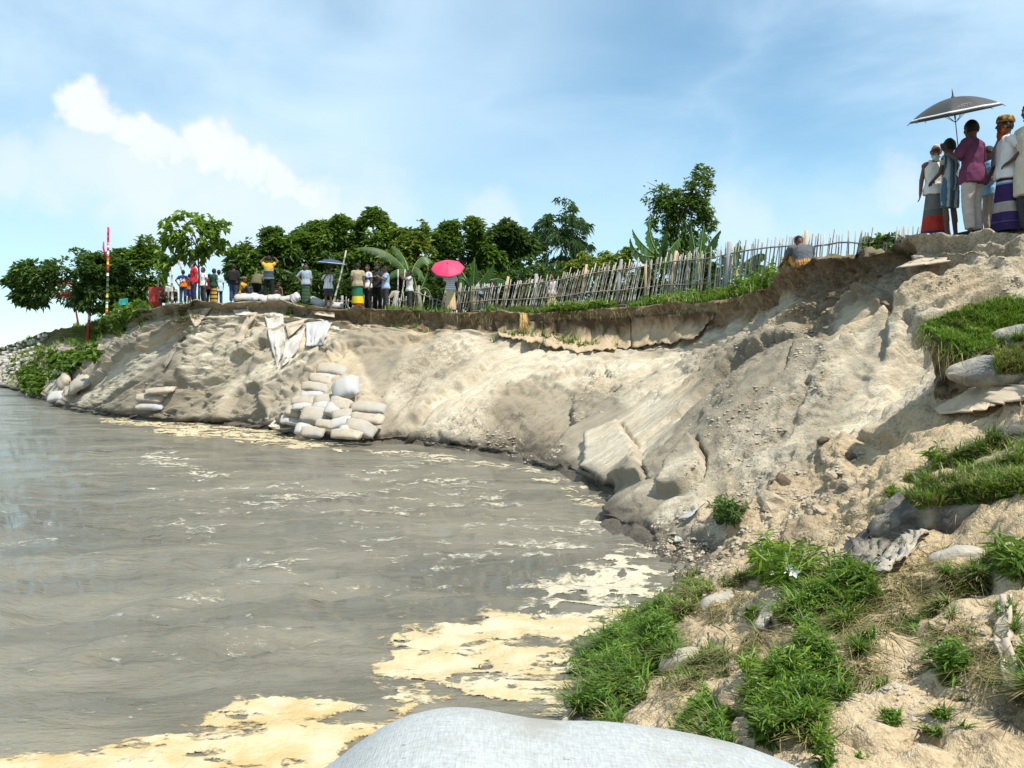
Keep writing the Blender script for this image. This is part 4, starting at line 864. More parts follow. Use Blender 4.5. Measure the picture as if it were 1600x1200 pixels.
for (lab, x, y, w, h, a, mt, pl) in [
 ('whitish sandbag topping the slumped pile at the water edge', 518,578,46,17,9,BAG,.05), ('thin pale sandbag tucked under the topmost bag of the pile', 512,589,36,11,10,BAGW,.08),
 ('soiled sandbag third from the top, stepping left', 503,593,40,16,12,BAGS,.22), ('bag with pointed left ear, fourth step down the pile', 494,606,46,15,7,BAG,.25),
 ('upright crumpled white bag with gathered neck, right of the upper pile', 540,609,44,34,-18,BAGW,.15), ('short white bag on the left side under the eared bag', 487,617,34,11,2,BAGW,.3),
 ('wide soiled bag at the left middle of the pile', 476,627,42,14,3,BAGS,.35), ('wrinkled white bag in the very middle of the pile', 506,626,32,18,-10,BAG,.4),
 ('folded tan bag just right of the pile middle', 532,632,34,22,14,BAGS,.35), ('flat white bag below the wide soiled bag', 475,636,36,11,0,BAGW,.5),
 ('bluish white bag in the centre under the wrinkled one', 503,636,32,14,-6,BAGW,.52), ('long smooth bag sticking out at the pile\'s right, upper one', 575,638,54,18,2,BAG,.3),
 ('long soiled bag sticking out at right, second one', 574,654,52,17,6,BAGS,.42), ('bulging bag with a clean white end, lowest at the right', 563,670,48,22,16,BAG,.55),
 ('big plump bag in front at the pile\'s centre left', 494,651,48,25,14,BAG,.72), ('short bag wedged between the plump bag and the folded tan bag', 521,642,26,20,20,BAGW,.6),
 ('pointed corner bag lying across the pile\'s middle right', 534,648,30,17,-8,BAG,.72), ('soiled bag behind the plump bag at far left', 459,643,26,16,10,BAGS,.5),
 ('clean bluish bag at the left foot of the pile', 456,657,35,15,5,BAGW,.7), ('bluish bag under the pointed corner bag', 531,661,34,17,-16,BAGW,.8),
 ('half round bag at the pile\'s left bottom by the foam', 475,672,28,18,8,BAGW,.9), ('soiled flat bag in the bottom row, second from left', 489,675,36,17,4,BAG,1.0),
 ('tan bag lying lowest in the water, middle of bottom row', 541,679,48,15,2,BAGS,1.1), ('small white bag showing behind the lowest right bag', 540,671,20,14,-10,BAGW,.75),
 ('brown sunk bag between the two lowest centre bags', 508,663,30,13,14,BAGS,.8)]:
    bag(lab, x, y, w, h, a, mt, PB, pull=pl)
for (lab, x, y, w, h, a, mt) in [('soiled bag topping the small stack on the left slope', 250,610,46,10,-5,BAGS), ('tan middle bag of the small stack on the left slope', 234,622,44,13,6,BAGS), ('clean white bag lowest in the small stack on the left slope', 234,634,44,14,3,BAGW),
   ('plump white bag lying slanted on the far left slope by the bush', 126,601,40,22,-28,BAG), ('soiled upright bag beside the creeping bush at far left', 101,596,26,26,-50,BAGS), ('white bag at the waterline, farthest left', 89,620,30,16,-6,BAGW), ('small crushed bag between the far left bags', 112,612,22,14,-20,BAGS)]:
    bag(lab, x, y, w, h, a, mt, 'sandbags on the left slope', pull=.15)
for k, (lab, x, y, w, h, a) in enumerate([('bright white filled sack on the crest left of the standing man in black', 385,464,44,12,0), ('white sack propped behind the yellow shirted sitter', 405,457,34,12,14), ('crumpled white sack lying between the hands-on-head man and the sitter', 428,464,24,12,0),
   ('long white sack with a dark fold below the small sitter', 447,467,44,11,-9), ('upright white sack with an open neck right of the small sitter', 462,459,18,18,-35), ('white sack on the crest right of the man with the hand on his hip', 494,474,28,14,12), ('grey and white sack under the legs of the check shirted man', 524,478,30,11,6)]):
    bag(lab, x, y, w*.85, h*.85, a, BAGW, 'white sacks lying on the cliff top', 'sack', D=31.3+(.3 if k % 2 else 0), wr=.16)
# heap of pale blocks on the far left shore
RB = simple('pale_block', (.44, .42, .38), .9, .2, 1.2, .5, 9, .05); k = 0
for px, py in [(x_, y_) for x_ in range(-14, 84, 7) for y_ in range(0, 60, 7)]:
    top = np.interp(px, [-20, 0, 40, 80], [552, 544, 531, 519]); bot = np.interp(px, [-20, 0, 40, 80], [600, 598, 570, 524])
    y = top+3+py+random.uniform(-2, 2); x = px+random.uniform(-3, 3)
    if y > bot: continue
    q = cast(x, y)
    if q[0] is None or q[0].y > 130: continue
    s = q[0].y/F; mb = MB(); mb.box((0, 0, 0), (random.uniform(2.6, 5)*s, random.uniform(2.4, 4)*s, random.uniform(1.3, 2.6)*s)); me = mb.mesh('revetment_block', False); bm = bmesh.new(); bm.from_mesh(me); bmesh.ops.bevel(bm, geom=bm.edges[:], offset=.6*s, segments=1, affect='EDGES'); bm.to_mesh(me); bm.free()
    o = link('revetment_block', me, RB); o.location = q[0]+Vector((0, -.1, .02)); o.rotation_euler = (random.uniform(-.4, .4), random.uniform(-.3, .3), random.uniform(-.7, .7)); tag(o, 'pale block in the heap armouring the far left shore', 'block', 'pale blocks heaped on the far left shore'); k += 1
# cloth sheets
def sheet(label, top, bot, mat, nu=40, nv=14, off=.10, lip=.22, name='geotextile_sheet', cat='geotextile', group=None, wav=.08, thick=.014, rag=0.0):
    """cloth hung between two pixel outlines, lying just off the bank and standing away along its lower edge"""
    def along(pl, t):
        d = [0]
        for a, b in zip(pl, pl[1:]): d.append(d[-1]+math.hypot(b[0]-a[0], b[1]-a[1]))
        d = np.array(d)/d[-1]; return np.interp(t, d, [p[0] for p in pl]), np.interp(t, d, [p[1] for p in pl])
    V = np.zeros((nu+1, nv+1, 3))
    for i in range(nu+1):
        a, b = along(top, i/nu), along(bot, i/nu); by = b[1]+rag*(random.random()-.5)*(1 if i % 3 else 0)
        last_D = None
        for j in range(nv+1):
            t = j/nv; x, y = a[0]+(b[0]-a[0])*t, a[1]+(by-a[1])*t; h = cast(x, y)
            D = h[0].y if h[0] is not None else (last_D or 28)
            if last_D is not None and D > last_D+.25: D = last_D+.05
            last_D = D; V[i, j] = P(x, y, D-off-lip*t**2-.0)
    V2 = V.copy()
    for _ in range(3):
        V2[1:-1, 1:-1, 1] = (V2[:-2, 1:-1, 1]+V2[2:, 1:-1, 1]+V2[1:-1, :-2, 1]+V2[1:-1, 2:, 1]+V2[1:-1, 1:-1, 1])/5
    V = V2.reshape(-1, 3); V[:, 1] += wav*(1-2*np.abs(fbm(V*np.array([1.6, .3, .7])+len(label), 3)))-wav*.5
    uu = np.repeat(np.linspace(0, 1, nu+1), nv+1); tt_ = np.tile(np.linspace(0, 1, nv+1), nu+1); wd = abs(top[-1][0]-top[0][0])/F*28
    V[:, 1] += wav*.8*(.3+tt_)*(1-2*np.abs(fbm(np.stack([uu*wd*3.2+tt_*.8, tt_*.9, uu*0+len(label)], 1), 3)*1.6))
    ii = np.arange((nu+1)*(nv+1)).reshape(nu+1, nv+1); Fq = np.stack([ii[:-1, :-1], ii[:-1, 1:], ii[1:, 1:], ii[1:, :-1]], -1).reshape(-1, 4)
    c = V.mean(0); me = mesh_np(name, V-c, Fq); o = link(name, me, mat); o.location = c; s = o.modifiers.new('thickness', 'SOLIDIFY'); s.thickness = thick; s.offset = 0; tag(o, label, cat, group); return o
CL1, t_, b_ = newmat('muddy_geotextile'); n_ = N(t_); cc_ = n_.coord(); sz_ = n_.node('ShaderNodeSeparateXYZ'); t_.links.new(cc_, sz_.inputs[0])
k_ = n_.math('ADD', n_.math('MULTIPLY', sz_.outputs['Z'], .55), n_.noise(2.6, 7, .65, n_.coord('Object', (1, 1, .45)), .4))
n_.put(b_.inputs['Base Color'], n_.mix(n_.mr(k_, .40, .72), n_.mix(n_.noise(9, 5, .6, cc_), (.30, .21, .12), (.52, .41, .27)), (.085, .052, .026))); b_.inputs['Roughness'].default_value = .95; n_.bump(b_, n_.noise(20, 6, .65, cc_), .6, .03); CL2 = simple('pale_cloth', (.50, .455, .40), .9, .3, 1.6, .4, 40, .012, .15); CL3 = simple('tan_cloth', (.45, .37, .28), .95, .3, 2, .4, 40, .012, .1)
GS = 'muddy geotextile panels hanging under the crest'
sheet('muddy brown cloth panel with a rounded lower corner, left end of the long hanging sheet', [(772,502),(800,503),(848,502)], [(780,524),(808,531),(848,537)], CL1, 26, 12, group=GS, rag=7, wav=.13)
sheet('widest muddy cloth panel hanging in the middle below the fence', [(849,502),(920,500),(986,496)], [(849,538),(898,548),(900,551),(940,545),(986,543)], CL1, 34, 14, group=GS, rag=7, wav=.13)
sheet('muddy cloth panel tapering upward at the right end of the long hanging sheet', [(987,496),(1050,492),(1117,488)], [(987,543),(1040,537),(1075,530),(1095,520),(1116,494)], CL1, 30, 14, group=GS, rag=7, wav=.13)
sheet('pale cloth flap forming the left arm of the V shaped drape', [(412,489),(442,490)], [(432,574),(446,540)], CL2, 14, 16, .08, .06)
sheet('long pale tongue of cloth running down from the V shaped drape', [(446,536),(478,510)], [(436,578),(462,552)], CL2, 14, 14, .10, .06)
sheet('small folded cloth inside the V of the drape', [(446,506),(482,497)], [(449,528),(458,522)], CL3, 12, 8, .10, .1)
sheet('whitest cloth flap with a ragged hem right of the V shaped drape', [(478,504),(521,500)], [(478,541),(502,540)], BAGW, 16, 14, .10, .16, rag=3)
sheet('narrow tan cloth strip hanging left of the V shaped drape', [(388,487),(402,488)], [(368,532),(376,536)], CL3, 8, 14, .10, .06)
sheet('small square cloth flap under the crest left of the tan strip', [(364,484),(388,483)], [(368,492),(392,492)], CL2, 10, 8, .12, .12)
sheet('triangular cloth flap under the crest below the patterned skirt', [(292,484),(331,480)], [(303,510),(308,509)], CL3, 14, 10, .12, .22)
sheet('twisted dark cloth ribbon lying on the left slope', [(283,524),(288,526)], [(254,572),(258,577)], GREYBAG, 6, 16, .06, .03)
sheet('flat plank like cloth edge jutting from the crest below the umbrella man', [(488,486),(523,489)], [(490,491),(523,496)], CL3, 12, 6, .1, .3)
sheet('stained cloth hem sticking out of the near cliff top', [(1420,410),(1440,404),(1480,402)], [(1402,418),(1440,414),(1482,409)], CL3, 16, 6, .08, .28)
sheet('brown sheet of cloth lying on the tan sand under the long bag', [(1462,640),(1520,606),(1610,600)], [(1475,648),(1530,640),(1615,622)], simple('sandy_cloth', (.50, .40, .28), .95, .2, 3, .4, 40, .01), 24, 10, .05, .10)
sheet('white scrap of cloth lying in the rubble near the water', [(1086,796),(1103,784)], [(1060,812),(1082,806)], BAGW, 12, 8, .05, .08, 'cloth_scrap', 'cloth')
sheet('brown cloth strip crossing the right foreground hollow', [(1565,930),(1585,930)], [(1560,1060),(1578,1070)], CL3, 8, 20, .04, .04, 'cloth_strip', 'cloth')
sheet('grey cloth end poking up beside the white flowered weed', [(1208,930),(1222,926)], [(1180,982),(1200,985)], GREYBAG, 8, 12, .05, .06, 'cloth_scrap', 'cloth')
# large bags on the near right bank
def tube_bag(label, pts, rad, mat, flat=.7, seed=0, name='geobag', n=46, m=28, wr=.05, taper=.35, off=0.0):
    """a long sagging bag following the pixel/distance points; radii in metres"""
    ps = [P(*p) for p in pts]; k = len(ps)-1; c = sum(ps, Vector())/len(ps); o = None; V = []
    for i in range(n):
        t = i/(n-1); s = t*k; a = min(int(s), k-1); f = s-a
        g = lambda q: ps[max(0, min(k, q))]
        q = Vector(cr(np.array(g(a-1)), np.array(g(a)), np.array(g(a+1)), np.array(g(a+2)), f)); tg = (g(a+1)-g(a)).normalized(); sd = tg.cross(Vector((0, 0, 1))).normalized(); up = sd.cross(tg)
        e = (1-abs(2*t-1)**4)**.5; r = np.interp(s, range(k+1), rad)*(taper+(1-taper)*e)*(1 if 0 < i < n-1 else .25)
        for j in range(m):
            th = 2*PI*j/m; w = (1+.10*math.sin(th*2+seed)); V.append(q-c+sd*math.cos(th)*r*1.15*w+up*math.sin(th)*r*flat*(.35+.65*e))
    V = np.array([tuple(v) for v in V]); tt = np.repeat(np.linspace(0, 1, n), m); L = (ps[-1]-ps[0]).length; aa = np.tile(np.arange(m)*2*PI/m, n)
    d = wr*(fbm(V*2.4+seed*3, 4)*1.1+.7*(1-2*np.abs(fbm(np.stack([tt*L*1.4, np.cos(aa)*1.3, np.sin(aa)*1.3], 1)+seed, 3))))
    d = d+wr*.45*(1-3*np.abs(fbm(np.stack([tt*L*3.4+aa*.3, np.cos(aa)*2.6, np.sin(aa)*2.6], 1)+seed*2, 3)))
    cc = np.repeat(V.reshape(n, m, 3).mean(1), m, 0); rd = V-cc; rd /= np.linalg.norm(rd, axis=1, keepdims=True)+1e-6; V = V+rd*d[:, None]
    ii = np.arange(n*m).reshape(n, m); j = (np.arange(m)+1) % m; Fq = np.stack([ii[:-1], ii[:-1][:, j], ii[1:][:, j], ii[1:]], -1).reshape(-1, 4)
    me = mesh_np(name, V, Fq); bm = bmesh.new(); bm.from_mesh(me); bm.verts.ensure_lookup_table()
    for r in (0, n-1): bm.faces.new([bm.verts[q] for q in ii[r]])
    bmesh.ops.recalc_face_normals(bm, faces=bm.faces); bm.to_mesh(me); bm.free()
    o = link(name, me, mat); o.location = c; tag(o, label, 'sandbag'); return o
fx_ = np.array([380, 470, 520, 560, 620, 665, 705, 750, 800, 860, 950, 1040, 1150, 1220, 1290, 1400]); fy_ = np.array([1260, 1213, 1178, 1147, 1116, 1106, 1103, 1110, 1121, 1129, 1134, 1147, 1164, 1182, 1206, 1260])
xs_ = np.linspace(380, 1400, 110); D0 = 2.35; zr = CAMZ+(HY-np.interp(xs_, fx_, fy_))/F*D0; zr -= .055; zr = np.convolve(np.pad(zr, 4, 'edge'), np.ones(9)/9, 'valid'); rs_ = []
for i_, (xp, zc) in enumerate(zip(xs_, zr)):
    xw = (xp-800)/F*D0; e_ = (1-abs(2*i_/109-1)**5)**.5; hw_ = .12+.40*e_; hz = max(zc-.72, .04); r_ = []
    for j_ in range(44):
        a_ = 2*PI*j_/44; c_, s_ = math.cos(a_), math.sin(a_); y_ = D0-.06+hw_*math.copysign(abs(c_)**.8, c_); z_ = .72+hz*.38+(hz*.62*abs(s_)**.85 if s_ > 0 else -hz*.5*abs(s_)**.5)
        q_ = Vector((xw, y_, z_)); q_ += Vector((0, 0, 1))*.010*mnoise.noise(q_*3.3)+Vector((0, 0, 1))*.0035*mnoise.noise(Vector((q_.x*5, q_.y*22, q_.z*14))); r_.append(q_)
    rs_.append(r_)
fb = MB(); fb.rings(rs_); fo_ = fb.build('geobag', PALEBAG); tag(fo_, 'huge smooth pale grey bag lying closest, across the bottom of the view', 'sandbag')
tube_bag('long grey bag with a pointed left end under the grass block on the right slope', [(1478,583,8.6),(1530,582,8.5),(1600,578,8.4),(1720,572,8.3)], [.08,.17,.20,.2], GREYBAG, .8, 3, wr=.03)
tube_bag('upper grey bag half buried in grass right of the turf block', [(1530,545,9.1),(1570,530,9.0),(1640,520,8.9),(1740,512,8.8)], [.06,.13,.16,.16], GREYBAG, .8, 4, wr=.025)
tube_bag('dark rounded bag end above the big grassy bag at the right edge', [(1540,694,7.0),(1580,688,6.95),(1650,680,6.9),(1740,675,6.9)], [.09,.15,.17,.17], DIRTBAG, .8, 5, wr=.03)
tube_bag('big torn dark bag with grass on its back, leaning down the right bank', [(1300,893,6.0),(1370,850,6.05),(1440,815,5.9),(1530,795,5.75),(1700,770,5.6)], [.05,.11,.17,.21,.22], DIRTBAG, .75, 6, wr=.085, n=80)
tube_bag('ripped grey upper fold of the torn bag, open with sand inside', [(1385,805,6.3),(1420,780,6.35),(1465,765,6.35)], [.05,.09,.06], DIRTBAG, .5, 8, wr=.03)
sheet('ripped dark grey flap of the torn bag folded down the slope', [(1398,776),(1440,764),(1484,756)], [(1298,896),(1322,899),(1350,894)], DIRTBAG, 18, 30, .05, .03, 'bag_flap', 'cloth', None, .06)
sheet('second torn flap of the dark bag, stiff with sand, beside the first', [(1432,802),(1470,786),(1512,772)], [(1352,893),(1385,880),(1425,852)], GREYBAG, 18, 24, .10, .06, 'bag_flap', 'cloth', None, .07)
tube_bag('white crumpled cloth bag stuffed beneath the torn dark bag', [(1350,892,5.6),(1400,872,5.6),(1455,858,5.55)], [.04,.07,.06], BAGW, .6, 9, wr=.03)
tube_bag('sand caked grey bag below the flowered weed, with a dark hole at its left', [(1090,960,6.55),(1135,965,6.5),(1190,975,6.4)], [.13,.19,.10], simple('sandy_geotextile', (.43, .385, .315), .95, .3, 5, .6, 40, .015), .85, 10, wr=.04)
tube_bag('slumped mouldy grey bag on the right foreground sand', [(1470,1010,4.6),(1520,985,4.6),(1580,985,4.55)], [.08,.14,.10], simple('mouldy_geotextile', (.25, .225, .18), .95, .5, 6, .7, 45, .02), .75, 11, wr=.05)
tube_bag('small torn dark bag with a gaping mouth in the near grass', [(1044,1088,5.0),(1070,1085,4.95),(1105,1082,4.9)], [.06,.09,.03], DIRTBAG, .8, 12, wr=.03)
tube_bag('pale half buried bag just above the huge grey bag', [(1110,1150,4.2),(1140,1145,4.18),(1185,1150,4.15)], [.05,.09,.05], GREYBAG, .8, 13, wr=.02)
tube_bag('thin grey roll of cloth at the right edge above the wispy grass', [(1555,1042,4.1),(1590,1032,4.05),(1640,1022,4.0)], [.02,.03,.03], GREYBAG, .9, 14, wr=.008)
tube_bag('sandy bag lying left of the grass fringe by the small torn bag', [(1030,1045,5.6),(1075,1030,5.55),(1120,1035,5.5)], [.05,.08,.04], BAGS, .7, 15, wr=.02)
tube_bag('bluish scrap of bag showing between the near grass clumps', [(1135,1040,5.2),(1165,1035,5.2),(1195,1045,5.2)], [.03,.05,.03], GREYBAG, .6, 16, wr=.02)
tube_bag('sand filled bag with a knotted end right of the white crumpled bag', [(1450,880,5.3),(1500,868,5.25),(1545,872,5.2)], [.05,.08,.05], simple('sandy_geotextile', (.43, .385, .315)), .8, 17, wr=.03)
# turf block
def turf(label, outline, D, hpx, depth, name='turf_block'):
    pass
tb = MB()
ring = [(1436,506),(1470,494),(1520,478),(1570,466),(1640,452),(1720,470),(1700,520),(1610,528),(1560,540),(1525,552),(1490,545),(1455,525)]
top = [P(x, y, 9.9-(y-452)/100*1.25) for x, y in ring]
low = [q+Vector((random.uniform(.15, .35), random.uniform(.3, .5), -random.uniform(.5, .72))) for q in top]
mid = [a.lerp(b_, .45)+Vector((.12, .10, 0)) for a, b_ in zip(top, low)]
c_ = sum(top, Vector())/len(top); tb.rings([[p-c_ for p in r] for r in (low, mid, top)]); tm = tb.mesh('turf_block'); bm = bmesh.new(); bm.from_mesh(tm); bmesh.ops.triangulate(bm, faces=bm.faces); bmesh.ops.subdivide_edges(bm, edges=bm.edges, cuts=8, use_grid_fill=True)
for v in bm.verts: v.co += Vector(mnoise.noise_vector(v.co*5))*.08+Vector(mnoise.noise_vector(v.co*12))*.035+Vector(mnoise.noise_vector(v.co*1.7))*.10
bm.to_mesh(tm); bm.free(); tm.polygons.foreach_set('use_smooth', [True]*len(tm.polygons))
to = link('turf_block', tm, simple('turf_soil', (.24, .175, .105), .95, .5, 7, .9, 30, .04, .1, (.06, .04, .024))); to.location = c_; tag(to, 'overhanging block of turf with grass on top and dark soil beneath, right slope', 'turf block')
tbv = BVHTree.FromPolygons([tuple(v.co+c_) for v in tm.vertices], [tuple(p.vertices) for p in tm.polygons])
def scatter_on(bv, poly, n):
    poly = np.array(poly, float); lo, hi = poly.min(0), poly.max(0); B, Nr = [], []
    for _ in range(n*4):
        q = RNG.uniform(lo, hi)
        if sd_poly(q[None], poly.tolist())[0] < 0: continue
        d = (P(q[0], q[1], 1)-CAM).normalized(); h = bv.ray_cast(CAM, d)
        if h[0] is not None and abs(h[1].z) > .05: B.append(tuple(h[0])); Nr.append(tuple(h[1] if h[1].z > 0 else -h[1]))
        if len(B) >= n: break
    return np.array(B), np.array(Nr)
B, Nr = scatter_on(tbv, ring, 9000); g = blades('turf_grass', None, B-np.array(c_), Nr, .085, .013, GRASS, None, 1.0, .45+.5*fbm(B*2, 3), None); g.parent = to
ed_ = []
for a_, b2 in zip(top, top[1:]+top[:1]):
    for k in range(60): ed_.append(tuple(a_.lerp(b2, random.random())-c_+Vector((random.gauss(0, .03), -.03+random.gauss(0, .03), random.uniform(-.12, .02)))))
g = blades('edge_grass', None, np.array(ed_), np.tile([-.3, -.6, .2], (len(ed_), 1)), .17, .012, GRASS, None, .9, None, None, down=.9); g.parent = to
g = blades('root', None, np.array(ed_)-np.array([0, 0, .1]), np.tile([-.3, -.6, .0], (len(ed_), 1)), .26, .008, DRYG, None, .5, None, None, down=1.5); g.parent = to; g['kind'] = 'stuff'
# grass growing on bags
def bag_grass(label, objname_label, poly, n, h, w, dry):
    o = next(q for q in bpy.data.objects if q.get('label') == objname_label); bv = BVHTree.FromPolygons([tuple(v.co+o.location) for v in o.data.vertices], [tuple(p.vertices) for p in o.data.polygons])
    B, Nr = scatter_on(bv, poly, n)
    if len(B) == 0: print('no grass', label); return
    k = int(len(B)*dry); g = blades('grass', label, B[k:], Nr[k:], h, w, GRASS, lean=.7, tone=.45+.55*fbm(B[k:]*2, 3))
    if k: blades('dry_grass', 'dry stalks in the '+label, B[:k], Nr[:k], h, w, DRYG, lean=.9)
bag_grass('grass growing on the back of the big torn bag', 'big torn dark bag with grass on its back, leaning down the right bank', [(1400,770),(1460,725),(1540,690),(1640,660),(1640,770),(1560,790),(1480,790),(1440,800)], 5200, .12, .012, .4)
patch('grass thicket above the big torn bag', [(1400,775),(1470,730),(1540,700),(1620,680),(1620,760),(1500,780)], 6500, .2, .013, dry=.3, thr=-.5)
bag_grass('dry grass on the long grey bag at the right edge', 'long grey bag with a pointed left end under the grass block on the right slope', [(1555,590),(1555,560),(1580,545),(1640,530),(1640,600)], 1600, .13, .013, .6)
bag_grass('grass around the upper grey bag', 'upper grey bag half buried in grass right of the turf block', [(1545,560),(1580,535),(1640,515),(1640,545),(1560,570)], 1200, .14, .014, .2)
# clods, stones and sticks
CLOD = simple('dry_clod', (.42, .34, .24), .95, .35, 5, .8, 24, .03); DCL = simple('dark_clod', (.13, .095, .06), .95, .4, 5, .8, 24, .03); STK = simple('dry_stick', (.45, .36, .22), .9, .3)
def clod_mesh(r, seed, sub=2):
    me = bpy.data.meshes.new('clod'); bm = bmesh.new(); bmesh.ops.create_icosphere(bm, subdivisions=sub, radius=r)
    for v in bm.verts:
        q = Vector(v.co); q += Vector(mnoise.noise_vector(q/r*.9+Vector((seed, 0, 0))))*r*.55; q += Vector(mnoise.noise_vector(q/r*2.4+Vector((seed, 3, 0))))*r*.2; v.co = Vector((q.x*1.2, q.y, q.z*.75))
    bm.to_mesh(me); bm.free(); me.polygons.foreach_set('use_smooth', [False]*len(me.polygons)); return me
for lab, x, y, w, mt in [('dark angular clod standing out in the pale rubble', 1222,757,28,DCL), ('large tan clod at the top of the brown debris run', 1325,758,24,CLOD), ('squarish tan clod left of the large one', 1300,745,18,CLOD), ('lone tan clod in the brown debris run', 1281,800,20,CLOD), ('dark clod above the grey slab in the rubble', 1330,715,18,DCL),
      ('grey slab like clod right of the small dark shrub', 1205,790,40,CLOD), ('pale stone by the water right of the foam', 1045,858,16,CLOD), ('white stone beside the pale stone at the water edge', 1060,845,14,RB), ('dark clod at the left of the brown clay step', 1285,690,16,DCL), ('pale clod at the left foot of the sandbag pile', 434,668,20,simple('pale_clod',(.55,.5,.4),.9))]:
    q = cast(x, y)
    if q[0] is None: continue
    r = w/2/F*q[0].y; o = link('soil_clod', clod_mesh(r, x*.37), mt); o.location = q[0]+Vector((0, 0, r*.2)); o.rotation_euler = (0, .3, x); tag(o, lab, 'clod', 'clods on the rubble slope')
rub = []; rb = MB()
for poly, n, s0, s1 in [([(1010,840),(1130,775),(1260,715),(1360,690),(1345,760),(1260,850),(1170,900),(1050,930)], 1500, .015, .06), ([(1300,1060),(1600,900),(1600,1200),(1330,1200)], 500, .008, .03), ([(900,590),(1010,590),(980,640),(900,650)], 220, .03, .09), ([(640,700),(700,650),(900,700),(770,720)], 260, .03, .08),
                        ([(1240,440),(1300,420),(1290,560),(1240,560)], 220, .02, .07), ([(150,630),(700,690),(640,560),(250,540)], 300, .03, .09), ([(1060,560),(1240,480),(1320,620),(1080,780)], 700, .015, .055), ([(1100,920),(1330,760),(1420,800),(1300,900)], 350, .01, .035), ([(1425,385),(1600,372),(1600,450),(1440,500)], 200, .015, .05)]:
    B, Nr = scatter(poly, n, 1, 1.3, -.05)
    for p in B:
        r = (s0+(s1-s0)*random.random()**4)*.8; q = clod_tmpl = None; c = Vector(p); a = random.uniform(0, 6); vs = []
        for (ux, uy, uz) in ((1,0,0),(0,1,0),(-1,0,0),(0,-1,0),(.2,.1,.8),(0,0,-.8)): vs.append(c+Vector((ux*math.cos(a)-uy*math.sin(a), ux*math.sin(a)+uy*math.cos(a), uz*.8-.25))*r*random.uniform(.6, 1.35))
        rb.add(vs, [(0,1,4),(1,2,4),(2,3,4),(3,0,4),(1,0,5),(2,1,5),(3,2,5),(0,3,5)])
ro = rb.build('rubble', simple('rubble_bits', (.40, .345, .26), .95, .35, 2.5, .4, 30, .02), None, False); tag(ro, 'crumbs of dried sand and soil strewn over the slumped bank', 'rubble', kind='stuff')
for lab, a, b_ in [('pale dry reed stalk lying across the grey bag hole', (1112,985), (1146,1015)), ('thin dry twig on the sand below the mouldy bag', (1425,1048), (1462,1052)), ('straw stalk leaning on the long grey bag', (1548,575), (1552,612)), ('dry stalk lying over the torn bag\'s sand', (1345,950), (1385,925))]:
    p0, p1 = cast(*a)[0], cast(*b_)[0]
    s = MB(); s.tube([p0+Vector((0, -.03, .05)), p0.lerp(p1, .5)+Vector((.01, -.05, .07)), p1+Vector((0, -.03, .03))], [.008, .007, .004], 6); o = s.build('dry_stalk', STK); tag(o, lab, 'stalk')
s = MB()
q = cast(818, 505)[0]
for k in range(60):
    a = q+Vector((random.gauss(0, .07), -.2, .28+random.uniform(-.08, .08))); e = q+Vector((random.gauss(0, .14), -.38-random.random()*.1, -.62+random.uniform(-.15, .3))); s.tube([a, a.lerp(e, .5)+Vector((random.gauss(0, .03), -.06, 0)), e], [.008, .007, .004], 4)
o = s.build('straw_bundle', simple('straw', (.50, .34, .13), .9, .3)); tag(o, 'bundle of orange brown straw hanging over the muddy cloth', 'straw')
# flowers of the flowering weed
fw = next(q for q in bpy.data.objects if q.name.startswith('flowering_weed')); fm_ = simple('white_petal', (.8, .78, .82), .7, .05)
for k, (x, y) in enumerate([(1232,889),(1209,896),(1222,884),(1240,893)]):
    h = cast(x, y+14)[0]
    if h is None: continue
    p = P(x, y, h.y-.25)-fw.location; s = MB()
    for j in range(5):
        a = 2*PI*j/5; u = Vector((math.cos(a), -.35, math.sin(a))); v = Vector((-math.sin(a), 0, math.cos(a))); s.add([p, p+u*.022+v*.014, p+u*.045, p+u*.022-v*.014], [(0, 1, 2, 3)])
    s.build('flower', fm_, fw)
# ---------------------------------------------------------------- bamboo fences, poles and gear on the cliff top
BAM = [simple('bamboo_grey', (.36, .34, .305), .8, .35, 3, .3, 30), simple('bamboo_pale', (.47, .43, .36), .75, .3, 3, .3, 30), simple('bamboo_brown', (.25, .20, .15), .8, .35, 3, .3, 30)]
POST = [simple('post_grey', (.30, .295, .28), .85, .3, 3, .5, 20), simple('post_tan', (.46, .34, .20), .8, .3, 3, .5, 20)]
def pole(mb, a, b, r, knots=True, n=7):
    a, b = Vector(a), Vector(b); L = (b-a).length; pts, rad = [], []; k = max(2, int(L/.28)) if knots else 2
    w = Vector((random.gauss(0, .012), random.gauss(0, .012), 0))
    for i in range(k+1):
        t = i/k; p = a.lerp(b, t)+w*math.sin(PI*t)*2; rr_ = r*(1.05-.25*t)
        if knots and 0 < i < k: pts += [p-(b-a).normalized()*.012, p, p+(b-a).normalized()*.012]; rad += [rr_, rr_*1.22, rr_]
        else: pts.append(p); rad.append(rr_)
    mb.tube(pts, rad, n)
